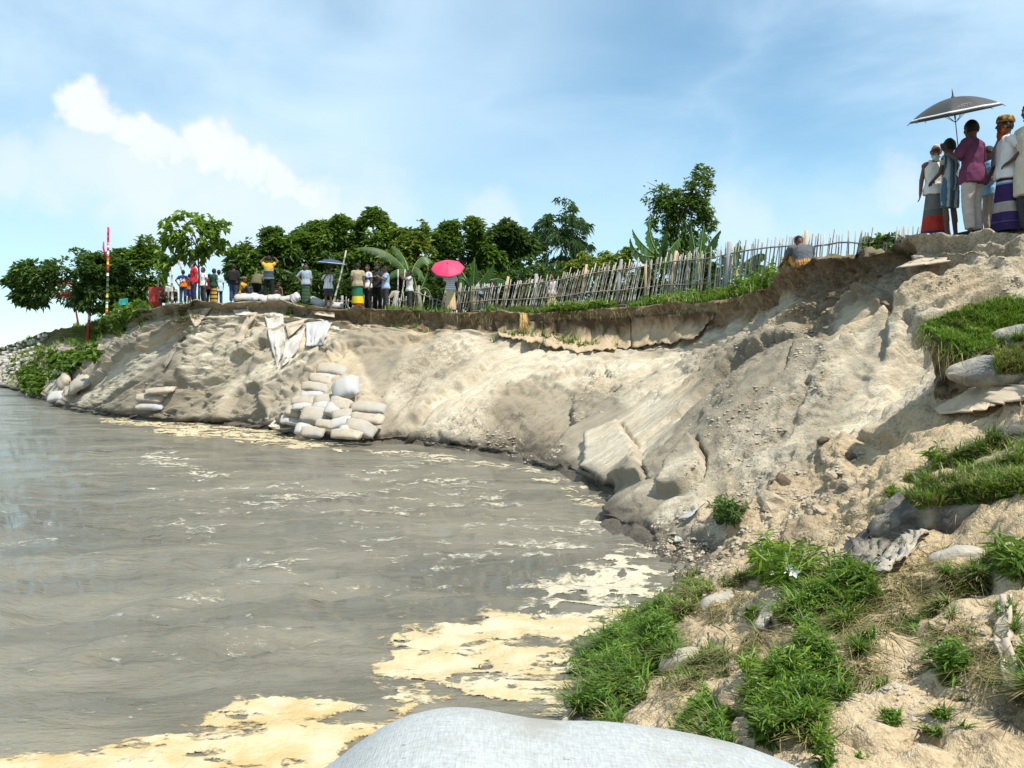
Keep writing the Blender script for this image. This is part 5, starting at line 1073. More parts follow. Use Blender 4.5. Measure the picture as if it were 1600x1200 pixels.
def fence(label, base, tops, lean, spacing, rails, posts, r=.021, group=None, zs=0):
    """base: (px, D) knots; tops: (px, py)"""
    bx = [b[0] for b in base]; o = empty('bamboo_fence', P(bx[0], 480, base[0][1])); o.location.z = ground(o.location.x, o.location.y); tag(o, label, 'fence', group); L0 = o.location.copy()
    def foot(px): D = np.interp(px, bx, [b[1] for b in base]); c = P(px, 480, D); z = ground(c.x, D); return Vector((c.x, D, z-zs)), D
    px = bx[0]; prev = None; tp = {}
    while px < bx[-1]:
        f, D = foot(px); ty = np.interp(px, [t[0] for t in tops], [t[1] for t in tops])+random.gauss(0, 3.2); le = np.interp(px, [l[0] for l in lean], [l[1] for l in lean])+random.gauss(0, .025)
        zt = P(px, ty, D).z; h = max(zt-f.z, .35); top = Vector((f.x+h*le, D+random.gauss(0, .03), zt)); m_ = MB(); pole(m_, f-L0, top-L0, r*random.uniform(.75, 1.25)); m_.build('picket', random.choice((BAM[0], BAM[0], BAM[1], BAM[2])), o)
        px += spacing/D*F*random.uniform(.7, 1.35)
    for fr, rr_ in rails:
        m_ = MB(); pts = []
        for x in np.linspace(bx[0], bx[-1], 40):
            f, D = foot(x); zt = P(x, np.interp(x, [t[0] for t in tops], [t[1] for t in tops]), D).z; le = np.interp(x, [l[0] for l in lean], [l[1] for l in lean]); h = zt-f.z
            pts.append(Vector((f.x+h*fr*le, D-.035, f.z+h*fr+.02*math.sin(x*.05)))-L0)
        m_.tube(pts, rr_, 6, jit=.12); m_.build('rail', BAM[2], o)
    for (x, ty, rr_, mt, le) in posts:
        f, D = foot(x); D2 = D+.07; zt = P(x, ty, D2).z; m_ = MB(); m_.tube([Vector((f.x, D2, f.z-.1))-L0, Vector((f.x+(zt-f.z)*le*.5+random.gauss(0, .01), D2, (f.z+zt)/2))-L0, Vector((f.x+(zt-f.z)*le, D2, zt))-L0], [rr_*1.1, rr_, rr_*.9], 8, jit=.08); m_.build('post', POST[mt], o)
    return o
fence('long leaning bamboo picket fence running along the cliff top', [(735,29.9),(800,29.4),(900,28.8),(1000,28.2),(1080,27.2),(1140,25.9),(1200,24.8),(1250,23.8)],
      [(735,446),(770,442),(800,438),(850,430),(900,420),(960,410),(1050,397),(1100,391),(1140,383),(1200,373),(1250,368)], [(735,.10),(800,.24),(900,.26),(1000,.20),(1080,.08),(1140,.10),(1250,.12)], .072, [(.86, .022), (.42, .02), (.1, .015)],
      [(785,432,.05,1,.16),(835,428,.065,0,.05),(902,413,.05,1,.2),(962,405,.06,0,.12),(1008,412,.05,1,.02),(1046,392,.06,1,.13),(1082,440,.05,1,.03),(1136,378,.09,0,.05)])
fence('weathered open bamboo fence against the sky, left of the umbrella group', [(1236,24.1),(1300,22.7),(1370,21.6),(1446,20.6)], [(1236,370),(1300,364),(1370,361),(1446,350)], [(1236,.12),(1440,.08)], .085, [(.80, .024), (.32, .024)], [(1259,360,.055,1,.02)])
fence('dense bamboo picket fence panel behind the crouching man in grey', [(688,30.9),(720,30.6),(748,30.3)], [(688,452),(715,449),(748,446)], [(688,.22),(748,.2)], .075, [(.85, .016), (.45, .016)], [(716,442,.05,0,.08)], .017)
fence('low broken bamboo fence slanting down left of the pink umbrella man', [(638,31.2),(668,30.8),(694,30.5)], [(638,448),(655,455),(694,470)], [(638,.12),(694,.16)], .17, [(.82, .022), (.08, .02)], [(651,446,.045,0,.08)], .02)
fence('low grey picket fence far behind the standing men', [(500,34.5),(560,34.3),(640,33.8)], [(500,466),(560,464),(640,460)], [(500,.05),(640,.05)], .14, [(.7, .018)], [(534,462,.06,0,0)], .02)
# striped pole
def top_pole(label, base, tip, D, r, mat, name='bamboo_pole', cat='pole', zdrop=.1):
    a = P(*base, D); a.z = min(a.z, ground(a.x, D))-zdrop; e = P(*tip, D); m_ = MB(); pole(m_, Vector((0, 0, 0)), e-a, r); o = m_.build(name, mat); o.location = a; tag(o, label, cat); return o
stp = banded('striped_paint', [(0, (.62, .03, .04)), (.05, (.75, .72, .66)), (.11, (.62, .03, .04)), (.15, (.75, .55, .05)), (.20, (.72, .68, .6)), (.26, (.06, .12, .05)), (.31, (.6, .5, .08)), (.36, (.08, .12, .06)), (.56, (.7, .66, .62)), (.60, (.15, .05, .04)), (.66, (.72, .1, .05)), (.70, (.75, .58, .06)), (.76, (.62, .05, .05)), (.80, (.78, .74, .7)), (.86, (.65, .03, .05)), (.9, (.78, .72, .7)), (.95, (.62, .02, .06))], 0, 4.6)
o = top_pole('tall thin pole wrapped in red, white and yellow bands on the left bank', (166,490), (169,355), 44.9, .065, stp, 'striped_pole')
m_ = MB(); m_.tube([(-.02, -.02, 3.6), (-.14, -.02, 4.1), (-.13, -.02, 4.45)], [.045, .055, .035], 8); m_.build('wrapping', simple('red_wrap', (.6, .04, .07), .8), o)
top_pole('pale upright bamboo pole left of the jersey 54 wearer', (270,468), (269,417), 33.4, .05, BAM[1]); top_pole('thinner bamboo stake rising behind the red barrel', (248,466), (247,428), 35.6, .035, BAM[1])
top_pole('pinkish pole slanting under the young tree', (300,440), (279,407), 34, .035, simple('pink_pole', (.45, .26, .20), .8)); top_pole('long mottled bamboo pole slanting behind the check shirted man', (517,470), (541,391), 32.0, .035, BAM[1])
top_pole('straight bamboo pole standing in the bundle of sacks', (620,470), (622,421), 31.3, .03, BAM[1]); top_pole('thin bamboo pole gripped by the man with a raised arm', (621,468), (633,421), 31.0, .028, BAM[1])
# red barrel
c = P(243, 475, 35.2); z0 = ground(c.x, 35.2); br = empty('barrel', (c.x, 35.2, z0-.05)); tag(br, 'red steel barrel standing at the left behind the grass', 'barrel'); m_ = MB(); s_ = 35.2/F*10; H_ = P(243, 449, 35.2).z-br.location.z; rs = []
for t, k in [(0, .96), (.01, 1), (.32, 1), (.34, 1.05), (.36, 1), (.64, 1), (.66, 1.05), (.68, 1), (.985, 1), (1, .98), (1, .9), (.97, .88), (.97, .02)]: rs.append([Vector((math.cos(2*PI*j/24)*s_*k, math.sin(2*PI*j/24)*s_*k, H_*t)) for j in range(24)])
m_.rings(rs); m_.build('drum', simple('red_drum', (.50, .05, .03), .5, .25, 3), br); m_ = MB(); m_.tube([(.1, -.1, H_*.98), (.1, -.1, H_*1.01)], .035, 8); m_.build('bung', simple('bung', (.2, .2, .2), .5), br)
# cream tarpaulin on two sticks
def tarp(label, quad, D, mat, sag=.1, n=14, name='tarpaulin'):
    V = []
    for i in range(n+1):
        for j in range(n+1):
            u, v = i/n, j/n; a = Vector(quad[0]).lerp(Vector(quad[1]), u); b_ = Vector(quad[3]).lerp(Vector(quad[2]), u); q = a.lerp(b_, v); p = P(q.x, q.y, D+q.z); p.z -= sag*math.sin(PI*u)*math.sin(PI*v); p.y += .06*math.sin(u*9)*v; V.append(p)
    V = np.array([tuple(p) for p in V]); c = V.mean(0); ii = np.arange((n+1)**2).reshape(n+1, n+1); me = mesh_np(name, V-c, np.stack([ii[:-1, :-1], ii[1:, :-1], ii[1:, 1:], ii[:-1, 1:]], -1).reshape(-1, 4)); o = link(name, me, mat); o.location = c; s = o.modifiers.new('t', 'SOLIDIFY'); s.thickness = .01; tag(o, label, 'tarpaulin'); return o
tarp('cream cloth shelter behind the left crowd', [(257,446,.3), (278,451,.0), (279,470,-.1), (259,472,.2)], 34.2, simple('cream_cloth', (.66, .62, .52), .9, .12), .05)
tarp('teal cloth bundle spread on the left bank top', [(186,468,.5), (199,466,0), (200,476,-.1), (184,478,.3)], 41, simple('teal_cloth', (.03, .33, .27), .8, .2), .06, 8)
# bundle of sacks on poles
tarp('limp beige sack flung over the poles in front of the low fence', [(612,455,.1), (622,454,0), (611,466,-.05), (604,468,0)], 31.1, BAGS, -.05, 10, 'empty_sack'); tarp('limp white sack hanging from the poles to the ground', [(617,456,0), (624,455,0), (618,481,-.1), (611,484,-.1)], 31.0, BAGW, -.05, 10, 'empty_sack')
# ---------------------------------------------------------------- people
SKIN = simple('skin_brown', (.155, .078, .045), .6, .15, 6, .1, 60, .003, .35); SKIND = simple('skin_dark', (.10, .050, .030), .6, .15, 6, .1, 60, .003, .35)
HAIR = simple('black_hair', (.010, .009, .009), .6, .3, 30, .8, 130, .01, .3); WHAIR = simple('white_hair', (.62, .60, .56), .9, .2, 30, .8, 120, .01); EYE = simple('eye_white', (.22, .19, .17), .4, .05)
HENNA = simple('henna_beard', (.30, .055, .015), .85, .4, 20, .8, 120, .01); GREYB = simple('grey_beard', (.35, .31, .27), .9, .3, 20, .8, 120, .01)
def ringset(cs, lat, n=20):
    """cs: (centre, rx, ry) along a spine; lat: sideways unit vector"""
    out_ = []
    for i, (c, rx, ry) in enumerate(cs):
        t = (Vector(cs[min(i+1, len(cs)-1)][0])-Vector(cs[max(i-1, 0)][0])).normalized(); f = lat.cross(t).normalized(); l = lat
        out_.append([Vector(c)+l*math.cos(2*PI*j/n)*rx+f*math.sin(2*PI*j/n)*ry for j in range(n)])
    return out_
def person(label, px, D, top, yaw, shirt=None, lower=None, sleeve=.55, hem=-.10, arms=None, legs='stand', lean=0, head=(0, 0), hair='short', beard=None, cap=None, skin=None, near=False, H=None, zoff=0, extra=None, legs_pts=None, lung=(.17, .26), shoes=None, build=.97, zabs=None, group='people watching from the cliff top'):
    skin = skin or SKIN; c = P(px, 480, D); gz = ground(c.x, D)+zoff if zabs is None else zabs
    if H is None: H = min(max(P(px, top, D).z-gz, .7), 1.95)
    ref = {'stand': 1.73, 'stride': 1.73, 'sit': .95, 'crouch': 1.12, 'bend': 1.35}[legs]; s = H/ref
    root = empty('person', (c.x, D, gz), yaw); tag(root, label, 'person', group)
    vox = (.0105 if near else .019)
    V = Vector; a = math.radians(lean)
    pel = {'stand': V((0, 0, .95)), 'stride': V((0, 0, .94)), 'sit': V((0, .1, .13)), 'crouch': V((0, .12, .36)), 'bend': V((0, .14, .86))}[legs]
    def sp(d):  # point up the bending spine
        n_ = 6; p = V(pel)
        for k in range(n_):
            t = (k+.5)/n_*d; aa = a*min(1, .35+t*1.9); p = p+V((0, -math.sin(aa), math.cos(aa)))*d/n_
        return p
    lat = V((1, 0, 0)); b = build
    up = V((0, -math.sin(a), math.cos(a)))
    sh = {1: sp(.445)+V((.165*b, 0, 0)), -1: sp(.445)+V((-.165*b, 0, 0))}
    hc = sp(.535)+(up*.5+V((0, -math.sin(a*.5), math.cos(a*.5)))*.5)*.125+V((0, -.02, 0))
    R = Matrix.Rotation(math.radians(head[0]), 3, 'Z') @ Matrix.Rotation(math.radians(head[1])+a*.55, 3, 'X')
    bd = MB()
    tor = [(sp(-.08), .12*b, .095*b), (sp(0), .15*b, .105*b), (sp(.12), .132*b, .092*b), (sp(.25), .150*b, .105*b), (sp(.36), .165*b, .108*b), (sp(.43), .155*b, .085*b), (sp(.48), .09, .065), (sp(.54), .052, .054), (sp(.60), .05, .052)]
    bd.rings(ringset(tor, lat))
    for k in (1, -1): bd.capsule(sh[k]-V((k*.03, 0, .005)), sh[k]+V((k*.012, 0, -.02)), .062*b, .058*b)
    # head
    def hf(q):
        j = 1-.30*max(0, -q.z)**1.3; return V((q.x*j, q.y*(1-.12*max(0, -q.z)) - .10*max(0, -q.z)*(1 if q.y < .2 else .3), q.z))
    HS = 1.13; hr = (.076*HS, .094*HS, .116*HS); hp = lambda x, y, z: hc+R @ (V((x, y, z))*HS)
    bd.ell(hc, hr, 20, 14, R, hf)
    bd.capsule(hp(0, -.090, .018), hp(0, -.112, -.022), .009, .015, 8); bd.capsule(hp(-.012, -.098, -.028), hp(.012, -.098, -.028), .011, .011, 8)
    bd.capsule(hp(-.022, -.083, -.062), hp(.022, -.083, -.062), .012, .012, 8); bd.capsule(hp(-.01, -.076, -.098), hp(.01, -.076, -.098), .02, .02, 8); bd.capsule(hp(-.04, -.078, .034), hp(.04, -.078, .034), .012, .012, 8)
    for k in (1, -1):
        bd.capsule(hp(k*.078, .005, .018), hp(k*.076, 0, -.022), .017, .012, 8); bd.capsule(hp(k*.045, -.07, -.018), hp(k*.04, -.07, -.03), .02, .018, 8)
    # arms
    arms = arms or {}; EL, WR = {}, {}
    for k in (1, -1):
        e, w = arms.get(k, ((k*.045, .03, -.275), (k*.06, -.05, -.52))); EL[k] = sh[k]+V(e); WR[k] = sh[k]+V(w)
        bd.capsule(sh[k], EL[k], .050*b, .039*b); bd.capsule(EL[k], WR[k], .041*b, .027)
        d = (WR[k]-EL[k]).normalized(); hd = arms.get(('h', k)); d = V(hd).normalized() if hd else d
        sd = d.cross(V((0, -.8, .6) if abs(d.z) < .8 else (1, 0, 0))).normalized(); nn_ = sd.cross(d); pc = WR[k]+d*.045
        bd.capsule(WR[k], WR[k]+d*.02, .026, .027, 8)
        for f_ in range(4):
            o_ = sd*(f_-1.5)*.021; L_ = (.072, .082, .078, .06)[f_]; k0 = WR[k]+d*.082+o_; k1 = k0+d*L_*.55-nn_*.010; k2 = k1+d*L_*.40-nn_*.022
            bd.capsule(WR[k]+d*.015+o_*.7, k0, .014, .0125, 7); bd.capsule(k0, k1, .0105, .0098, 7); bd.capsule(k1, k2, .0098, .0085, 7)
        t0 = WR[k]+d*.03+sd*.03; bd.capsule(t0, t0+d*.035+sd*.02-nn_*.01, .0125, .0115, 7); bd.capsule(t0+d*.035+sd*.02-nn_*.01, t0+d*.062+sd*.02-nn_*.026, .0112, .0095, 7)
    # legs
    LP = {}
    for k in (1, -1):
        hip = pel+V((k*.088, 0, -.04))
        if legs == 'stand' or legs == 'bend': kn = V((k*.10, -.02 if legs == 'stand' else -.02, .5)); an = V((k*.105, .02, .075))
        elif legs == 'stride': kn = V((k*.10, -.10*k-.03, .5)); an = V((k*.10, -.14*k+.04, .08))
        elif legs == 'sit': kn = V((k*.17, -.30, .42)); an = V((k*.13, -.42, .06))
        else: kn = V((k*.15, -.26, .46)); an = V((k*.12, .0, .09))
        if legs_pts and k in legs_pts: kn, an = V(legs_pts[k][0]), V(legs_pts[k][1])
        LP[k] = (hip, kn, an); bd.capsule(hip, kn, .083*b, .056*b); bd.capsule(kn, an, .058*b, .037); bd.capsule(kn.lerp(an, .1)+V((0, .012, 0)), kn.lerp(an, .5)+V((0, .02, 0)), .052*b, .042)
        bd.capsule(an+V((0, .035, -.035)), an+V((k*.015, -.14, -.048)), .036, .026, 9)
        for f_ in range(5): bd.capsule(an+V((k*.015+(f_-2)*.016, -.13, -.056)), an+V((k*.018+(f_-2)*.019, -.175+abs(f_-1.5)*.008, -.060)), .013, .010, 6)
    def put(mb, name, mat, vx=None, sm=4, wr=0, ws=12, par=None):
        me = remesh(mb, name, (vx or vox), sm, wr, ws, px*.37); co = np.zeros(len(me.vertices)*3, np.float32); me.vertices.foreach_get('co', co); me.vertices.foreach_set('co', co*s); me.update(); return link(name, me, mat, par or root)
    def raw(mb, name, mat, par=None, smooth=True):
        me = mb.mesh(name, smooth); me.transform(Matrix.Scale(s, 4)); return link(name, me, mat, par or root)
    put(bd, 'body', skin, None, 3 if near else 2)
    # clothes
    if shirt:
        t_ = MB(); pad = .016
        hw = .03 if hem < -.03 else 0; cs = [(sp(hem), .160*b+pad+hw, .116*b+pad+hw), (sp(max(hem+.04, -.02)), .160*b+pad+hw*.9, .114*b+pad+hw*.9), (sp(.12), .148*b+pad, .105*b+pad), (sp(.25), .158*b+pad, .113*b+pad), (sp(.36), .168*b+pad, .113*b+pad), (sp(.425), .146*b+pad, .092*b+pad*.8)]
        if sleeve is None: cs += [(sp(.465), .10, .075)]
        else: cs += [(sp(.48), .10, .078), (sp(.505), .068, .066)]
        t_.rings(ringset(cs, lat, 24))
        if sleeve is not None:
            for k in (1, -1):
                t_.capsule(sh[k]-V((k*.05, 0, -.005)), sh[k]+V((k*.004, 0, -.014)), .060*b, .062*b)
                pts = [sh[k]]; 
                if sleeve <= 1: pts.append(sh[k].lerp(EL[k], sleeve))
                else: pts += [EL[k], EL[k].lerp(WR[k], sleeve-1)]
                t_.tube(pts, [.063*b]+[.062*b if sleeve <= 1 else .054*b]+([.046*b] if sleeve > 1 else []), 14)
        else:
            for k in (1, -1): t_.capsule(sp(.40)+V((k*.115, 0, 0)), sp(.475)+V((k*.10, 0, 0)), .06, .05)
        so = put(t_, 'shirt', shirt, vox*.95, 3, .014 if near else .012, 8)
    else: so = None
    if lower and lower[0] == 'wrap':
        l_ = MB(); mat = lower[1]; l_.rings(ringset([(sp(.14), .145*b+.012, .10*b+.012), (sp(.02), .175*b+.014, .135*b+.014), (sp(-.09), .18*b, .14*b)], lat, 22))
        for k in (1, -1): l_.capsule(LP[k][0], LP[k][1], .11*b, .09*b, 12); l_.capsule(LP[k][1], LP[k][2], .09, .075, 12)
        l_.capsule((LP[1][1]+LP[1][0])/2, (LP[-1][1]+LP[-1][0])/2, .1, .1); put(l_, 'lungi', mat, vox, 4, .012, 9)
    elif lower:
        kind, mat = lower; l_ = MB()
        if kind in ('trousers', 'shorts'):
            l_.rings(ringset([(sp(.09), .142*b+.014, .10*b+.014), (sp(0), .16*b+.014, .112*b+.014), (sp(-.07), .155*b+.012, .112*b+.012), (sp(-.12), .13, .09)], lat, 22))
            for k in (1, -1):
                h_, kn, an = LP[k]; e = kn.lerp(an, .93) if kind == 'trousers' else kn.lerp(h_, .08) if kind == 'shorts' else an
                pts, rd = ([h_, h_.lerp(kn, .5), kn, kn.lerp(an, .5), e], [.098*b, .088*b, .074*b, .070*b, .066*b]) if kind == 'trousers' else ([h_, h_.lerp(kn, .5), e], [.10*b, .098*b, .096*b])
                for i in range(len(pts)-1): l_.capsule(pts[i], pts[i+1], rd[i], rd[i+1], 12) if i < len(pts)-2 else l_.tube([pts[i], pts[i+1]], [rd[i], rd[i+1]], 14)
            put(l_, kind, mat, vox, 3, .010, 10)
        else:
            n_ = 60; rs = []; bot = lung[0]; A0, A1 = LP[1][2], LP[-1][2]; ctr = (A0+A1)*.5; M_ = 18
            ltop = .09 if hem > -.03 or shirt is None else hem+.05
            for i in range(M_+1):
                t = i/M_; cz = sp(ltop).lerp(V((ctr.x, ctr.y-.02, bot)), t); rx = .150*b+(lung[1]-.155)*min(1, t*1.1)+.008; ry = .112*b+(lung[1]*.74-.115)*min(1, t*1.1)+.008; ring_ = []
                for j in range(n_):
                    th = 2*PI*j/n_; fo_ = 1+(.035*t+.008)*(math.sin(th*5+px+t*1.4)+.6*math.sin(th*9-px*2))+.05*t*math.exp(-((th-4.7)/.25)**2); ring_.append(cz+V((math.cos(th)*rx*fo_, math.sin(th)*ry*fo_, .012*math.sin(th*2+px))))
                rs.append(ring_)
            l_.rings(rs, False); l_.rings([[q*1 for q in rs[-1]], [(q+V((ctr.x, ctr.y, bot+.03))*2)/3 for q in rs[-1]]], False); raw(l_, 'lungi', mat); w_ = MB(); w_.rings([[V((q.x, q.y, q.z+dz))*1.0+V((q.x*.06, q.y*.06, 0)) for q in rs[0]] for dz in (-.03, .035)], False); raw(w_, 'waist_knot', mat) if ltop > 0 else None
    # hair, beard, cap
    if hair:
        hm = HAIR if hair != 'white' else WHAIR; h_ = MB(); n_, m__ = 34, 22; ok = {}
        for i in range(m__):
            th = PI*(i+.02)/(m__-1)*.80
            for j in range(n_):
                ph = 2*PI*j/n_; q = V((math.sin(th)*math.cos(ph), math.sin(th)*math.sin(ph), math.cos(th)))
                front = q.y < -.25; lim = (.42 if q.y < -.55 else (.10 if q.y < -.1 else -.42)) if hair != 'white' else (.86 if q.y < -.2 else (.55 if q.y < .2 else -.3))
                k_ = 1.075+.035*mnoise.noise(q*6+V((px, 0, 0)))+(.13*max(0, q.z)*(1 if q.y < .3 else .6) if hair == 'tall' else 0)+(.05 if hair in ('thick', 'tall') else 0)
                if hair == 'bun': k_ += .04
                qq = hf(q) if q.z < 0 else q; ok[(i, j)] = (q.z > lim, hc+R @ V((qq.x*hr[0]*k_, qq.y*hr[1]*k_, qq.z*hr[2]*k_)), V((q.x*hr[0], q.y*hr[1], q.z*hr[2])))
        vs = [ok[(i, j)][1] if ok[(i, j)][0] else hc+R @ (ok[(i, j)][2]*.93) for i in range(m__) for j in range(n_)]
        h_.add(vs, [(i*n_+j, (i+1)*n_+j, (i+1)*n_+(j+1) % n_, i*n_+(j+1) % n_) for i in range(m__-1) for j in range(n_) if any(ok[(i+d1, (j+d2) % n_)][0] for d1 in (0, 1) for d2 in (0, 1))])
        raw(h_, 'hair', hm)
    if beard:
        bm_ = {'white': WHAIR, 'henna': HENNA, 'grey': GREYB, 'black': HAIR}[beard]; b_ = MB(); L_ = .03 if beard in ('white', 'black') else .11; wb_ = beard == 'white'
        b_.ell(hp(0, -.062, -.092-L_*.25), (.050, .040, .036+L_*.5), 16, 12, R)
        for k in (1, -1): b_.capsule(hp(k*.064, -.025, -.06 if wb_ else -.02), hp(k*.045, -.055, -.085), .012 if wb_ else .016, .022 if wb_ else .03, 8)
        b_.capsule(hp(-.024, -.094, -.049), hp(.024, -.094, -.049), .006, .006, 7); put(b_, 'beard', bm_, .009, 3, .008, 40)
    for k in (1, -1):
        e_ = MB(); e_.ell(hp(k*.031, -.081, .010), (.011, .007, .006), 10, 7, R); eo = raw(e_, 'eye', EYE); i_ = MB(); i_.ell(hp(k*.031, -.0885, .010), (.0055, .003, .0055), 8, 5, R); raw(i_, 'iris', HAIR, eo)
    if cap:
        c_ = MB(); rs = []
        for z, k in [(.045, 1.07), (.08, 1.04), (.11, .95), (.130, .78), (.140, .45), (.142, .05)]: rs.append([hp(math.cos(2*PI*j/26)*hr[0]*k, math.sin(2*PI*j/26)*hr[1]*k+.004, z) for j in range(26)])
        c_.rings(rs); raw(c_, 'cap', cap)
    if shoes:
        for k in (1, -1):
            an = LP[k][2]; f_ = MB(); f_.capsule(an+V((0, .04, -.035)), an+V((k*.015, -.165, -.045)), .045, .036, 10); raw(f_, 'shoe', shoes)
    info = dict(root=root, s=s, sp=sp, sh=sh, EL=EL, WR=WR, hc=hc, hp=hp, R=R, raw=raw, put=put, lat=lat, shirt=so, LP=LP)
    if extra: extra(info)
    return info
Rd = math.radians
JE = fabric('jean', (.045, .06, .11)); BLK = fabric('black', (.018, .018, .020)); DGR = fabric('dark_grey', (.05, .05, .055)); WHT = fabric('white', (.72, .72, .72), .1); KHK = fabric('khaki', (.36, .31, .19)); GRY = fabric('grey', (.28, .29, .32)); LBL = fabric('light_blue', (.33, .43, .58)); NAVY = fabric('navy', (.03, .035, .075))
# --- far left crowd
def jersey(i):
    t = bpy.data.curves.new('number', 'FONT'); t.body = '54'; t.size = .24; t.align_x = 'CENTER'; t.align_y = 'CENTER'; t.extrude = .006; t.offset = .006; o = bpy.data.objects.new('t', t); COL.objects.link(o); dg = bpy.context.evaluated_depsgraph_get(); me = bpy.data.meshes.new_from_object(o.evaluated_get(dg)); bpy.data.objects.remove(o)
    me.transform(Matrix.Translation(i['sp'](.24)+Vector((0, .155, 0))) @ Matrix.Rotation(PI, 4, 'Z') @ Matrix.Rotation(PI/2, 4, 'X')); me.transform(Matrix.Scale(i['s'], 4)); link('number', me, WHT, i['shirt'])
JER = banded('orange_blue_jersey', [(0, (.62, .16, .03)), (.20, (.025, .035, .13)), (.78, (.62, .16, .03))], .86, 1.38)
hipL = {1: ((.20, .06, -.20), (.07, -.02, -.36)), ('h', 1): (-.8, -.3, -.5)}; hipR = {-1: ((-.20, .06, -.20), (-.07, -.02, -.36)), ('h', -1): (.8, -.3, -.5)}
person('dark shirtless person squatting between red barrel and cream cloth', 255, 34.0, 446, .5, None, ('shorts', BLK), legs='crouch', lean=25, skin=SKIND)
person('small dark haired person crouching under the cream cloth', 271, 33.6, 455, .3, BLK, ('shorts', BLK), legs='crouch', lean=20, H=.75, skin=SKIND)
person('person in an orange and blue football jersey numbered 54, seen from behind', 286, 32.9, 422, PI+.15, JER, ('trousers', JE), .6, arms={1: ((.19, .08, -.2), (.1, -.06, -.38)), -1: ((-.12, .02, -.26), (-.1, -.1, -.46))}, extra=jersey)
person('boy in orange and blue half hidden behind the red polo man', 296, 33.8, 428, PI-.6, JER, ('shorts', fabric('blue_short', (.05, .08, .25))), .5)
person('bearded man in a bright red polo shirt looking left', 303, 32.3, 408, -1.0, fabric('red', (.62, .02, .035)), ('trousers', fabric('navy_trouser', (.03, .035, .085))), .6, beard='grey', head=(-10, 0), hair='short', build=1.08)
person('man in a white shirt and dark trousers beside the red polo man', 318, 32.2, 418, -.7, WHT, ('trousers', DGR), .6)
def phone(i):
    w = i['WR'][1]+Vector((0, -.02, .12)); m_ = MB(); m_.box(w, (.038, .006, .078)); i['raw'](m_, 'phone', BLK, None, False)
person('person in dark maroon holding a phone up, behind the patterned skirt', 327, 33.4, 428, PI-.2, fabric('maroon', (.13, .02, .025)), ('trousers', BLK), .6, arms={1: ((.06, -.12, -.10), (.02, -.18, .14)), ('h', 1): (0, -.1, 1)}, extra=phone)
SK = banded('patterned_skirt', [(0, (.5, .32, .06)), (.1, (.09, .05, .02)), (.17, (.55, .36, .07)), (.27, (.10, .05, .02)), (.34, (.55, .36, .07)), (.43, (.12, .06, .02)), (.5, (.5, .3, .06)), (.57, (.2, .1, .03)), (.75, (.32, .19, .05))], .1, 1.0)
person('woman in a dark green top and yellow patterned skirt, from behind', 334, 32.6, 420, PI-.4, fabric('dark_green', (.02, .075, .05)), ('lungi', SK), .7, hair='thick', lung=(.08, .2))
person('slim person in pale blue with long black hair right of the patterned skirt', 342, 32.9, 422, PI+.5, fabric('pale_blue', (.48, .64, .72)), ('trousers', DGR), 1.1, hair='thick', hem=-.28)
def backpack(i):
    m_ = MB(); m_.box(i['sp'](.24)+Vector((0, .18, 0)), (.14, .065, .2)); i['put'](m_, 'backpack', fabric('backpack', (.03, .024, .024)), .012, 8)
person('man in a black jacket with a black backpack and jeans, from behind', 365, 32.2, 413, PI+.1, fabric('black_jacket', (.022, .023, .026)), ('trousers', JE), 1.9, extra=backpack, build=1.1)
YEL = fabric('yellow', (.66, .33, .035))
person('seated man in a plain yellow T shirt facing right', 381, 32.0, 432, 1.35, YEL, ('trousers', DGR), .55, legs='sit', lean=12, zoff=.28, arms={1: ((.05, -.14, -.22), (.0, -.32, -.2)), -1: ((-.05, -.14, -.22), (0, -.32, -.2))}, cap=fabric('brown_cap', (.22, .12, .06)))
person('broad person in olive brown bent over, showing only a rounded back', 402, 32.5, 424, PI, fabric('olive', (.13, .115, .06)), ('trousers', BLK), .9, legs='bend', lean=62, build=1.25)
YG = banded('yellow_grey_tee', [(0, (.18, .30, .34)), (.12, (.05, .07, .09)), (.55, (.45, .42, .36)), (.64, (.68, .40, .05))], .84, 1.42)
person('man in a yellow and grey shirt raising both hands to his head, from behind', 420, 31.7, 400, PI, YG, ('trousers', BLK), .5, legs_pts={1: ((.13, -.02, .5), (.17, .02, .075)), -1: ((-.13, -.02, .5), (-.17, .02, .075))}, arms={1: ((.17, -.06, .13), (.05, -.10, .27)), -1: ((-.17, -.06, .13), (-.05, -.10, .27)), ('h', 1): (-.7, -.3, .2), ('h', -1): (.7, -.3, .2)}, shoes=BLK)
person('small bare shouldered sitter behind the long white sack', 437, 32.2, 446, -.8, None, ('shorts', DGR), legs='sit', lean=15, zoff=.1)
CHK = stripes('blue_grey_check', [(.30, .36, .42), (.22, .28, .35), (.36, .42, .47)], .06, 'X')
GLU = stripes('green_lungi', [(.02, .07, .05), (.05, .11, .05), (.09, .09, .03), (.02, .06, .05)], .13, 'Z')
person('man in a grey blue shirt and dark green lungi with a hand on his hip', 478, 31.5, 412, .15, CHK, ('lungi', GLU), 1.15, arms=hipR, lung=(.1, .2), skin=SKIN)
WCK = stripes('white_check', [(.74, .75, .78), (.74, .75, .78), (.74, .75, .78), (.50, .53, .62)], .10, 'X', (.55, .58, .66))
um1 = person('man in a white check shirt with rolled trousers under a dark blue umbrella', 513, 30.9, 419, .1, WCK, ('shorts', DGR), .8, arms={-1: ((-.09, -.10, -.22), (.08, -.20, -.02)), ('h', -1): (.5, -.2, .7), 1: ((.10, -.02, -.24), (.10, -.20, -.12)), ('h', 1): (0, -.6, .6)})
GYL = banded('green_yellow_lungi', [(0, (.30, .04, .03)), (.14, (.72, .55, .03)), (.42, (.03, .16, .10)), (.8, (.03, .12, .08))], .1, 1.0)
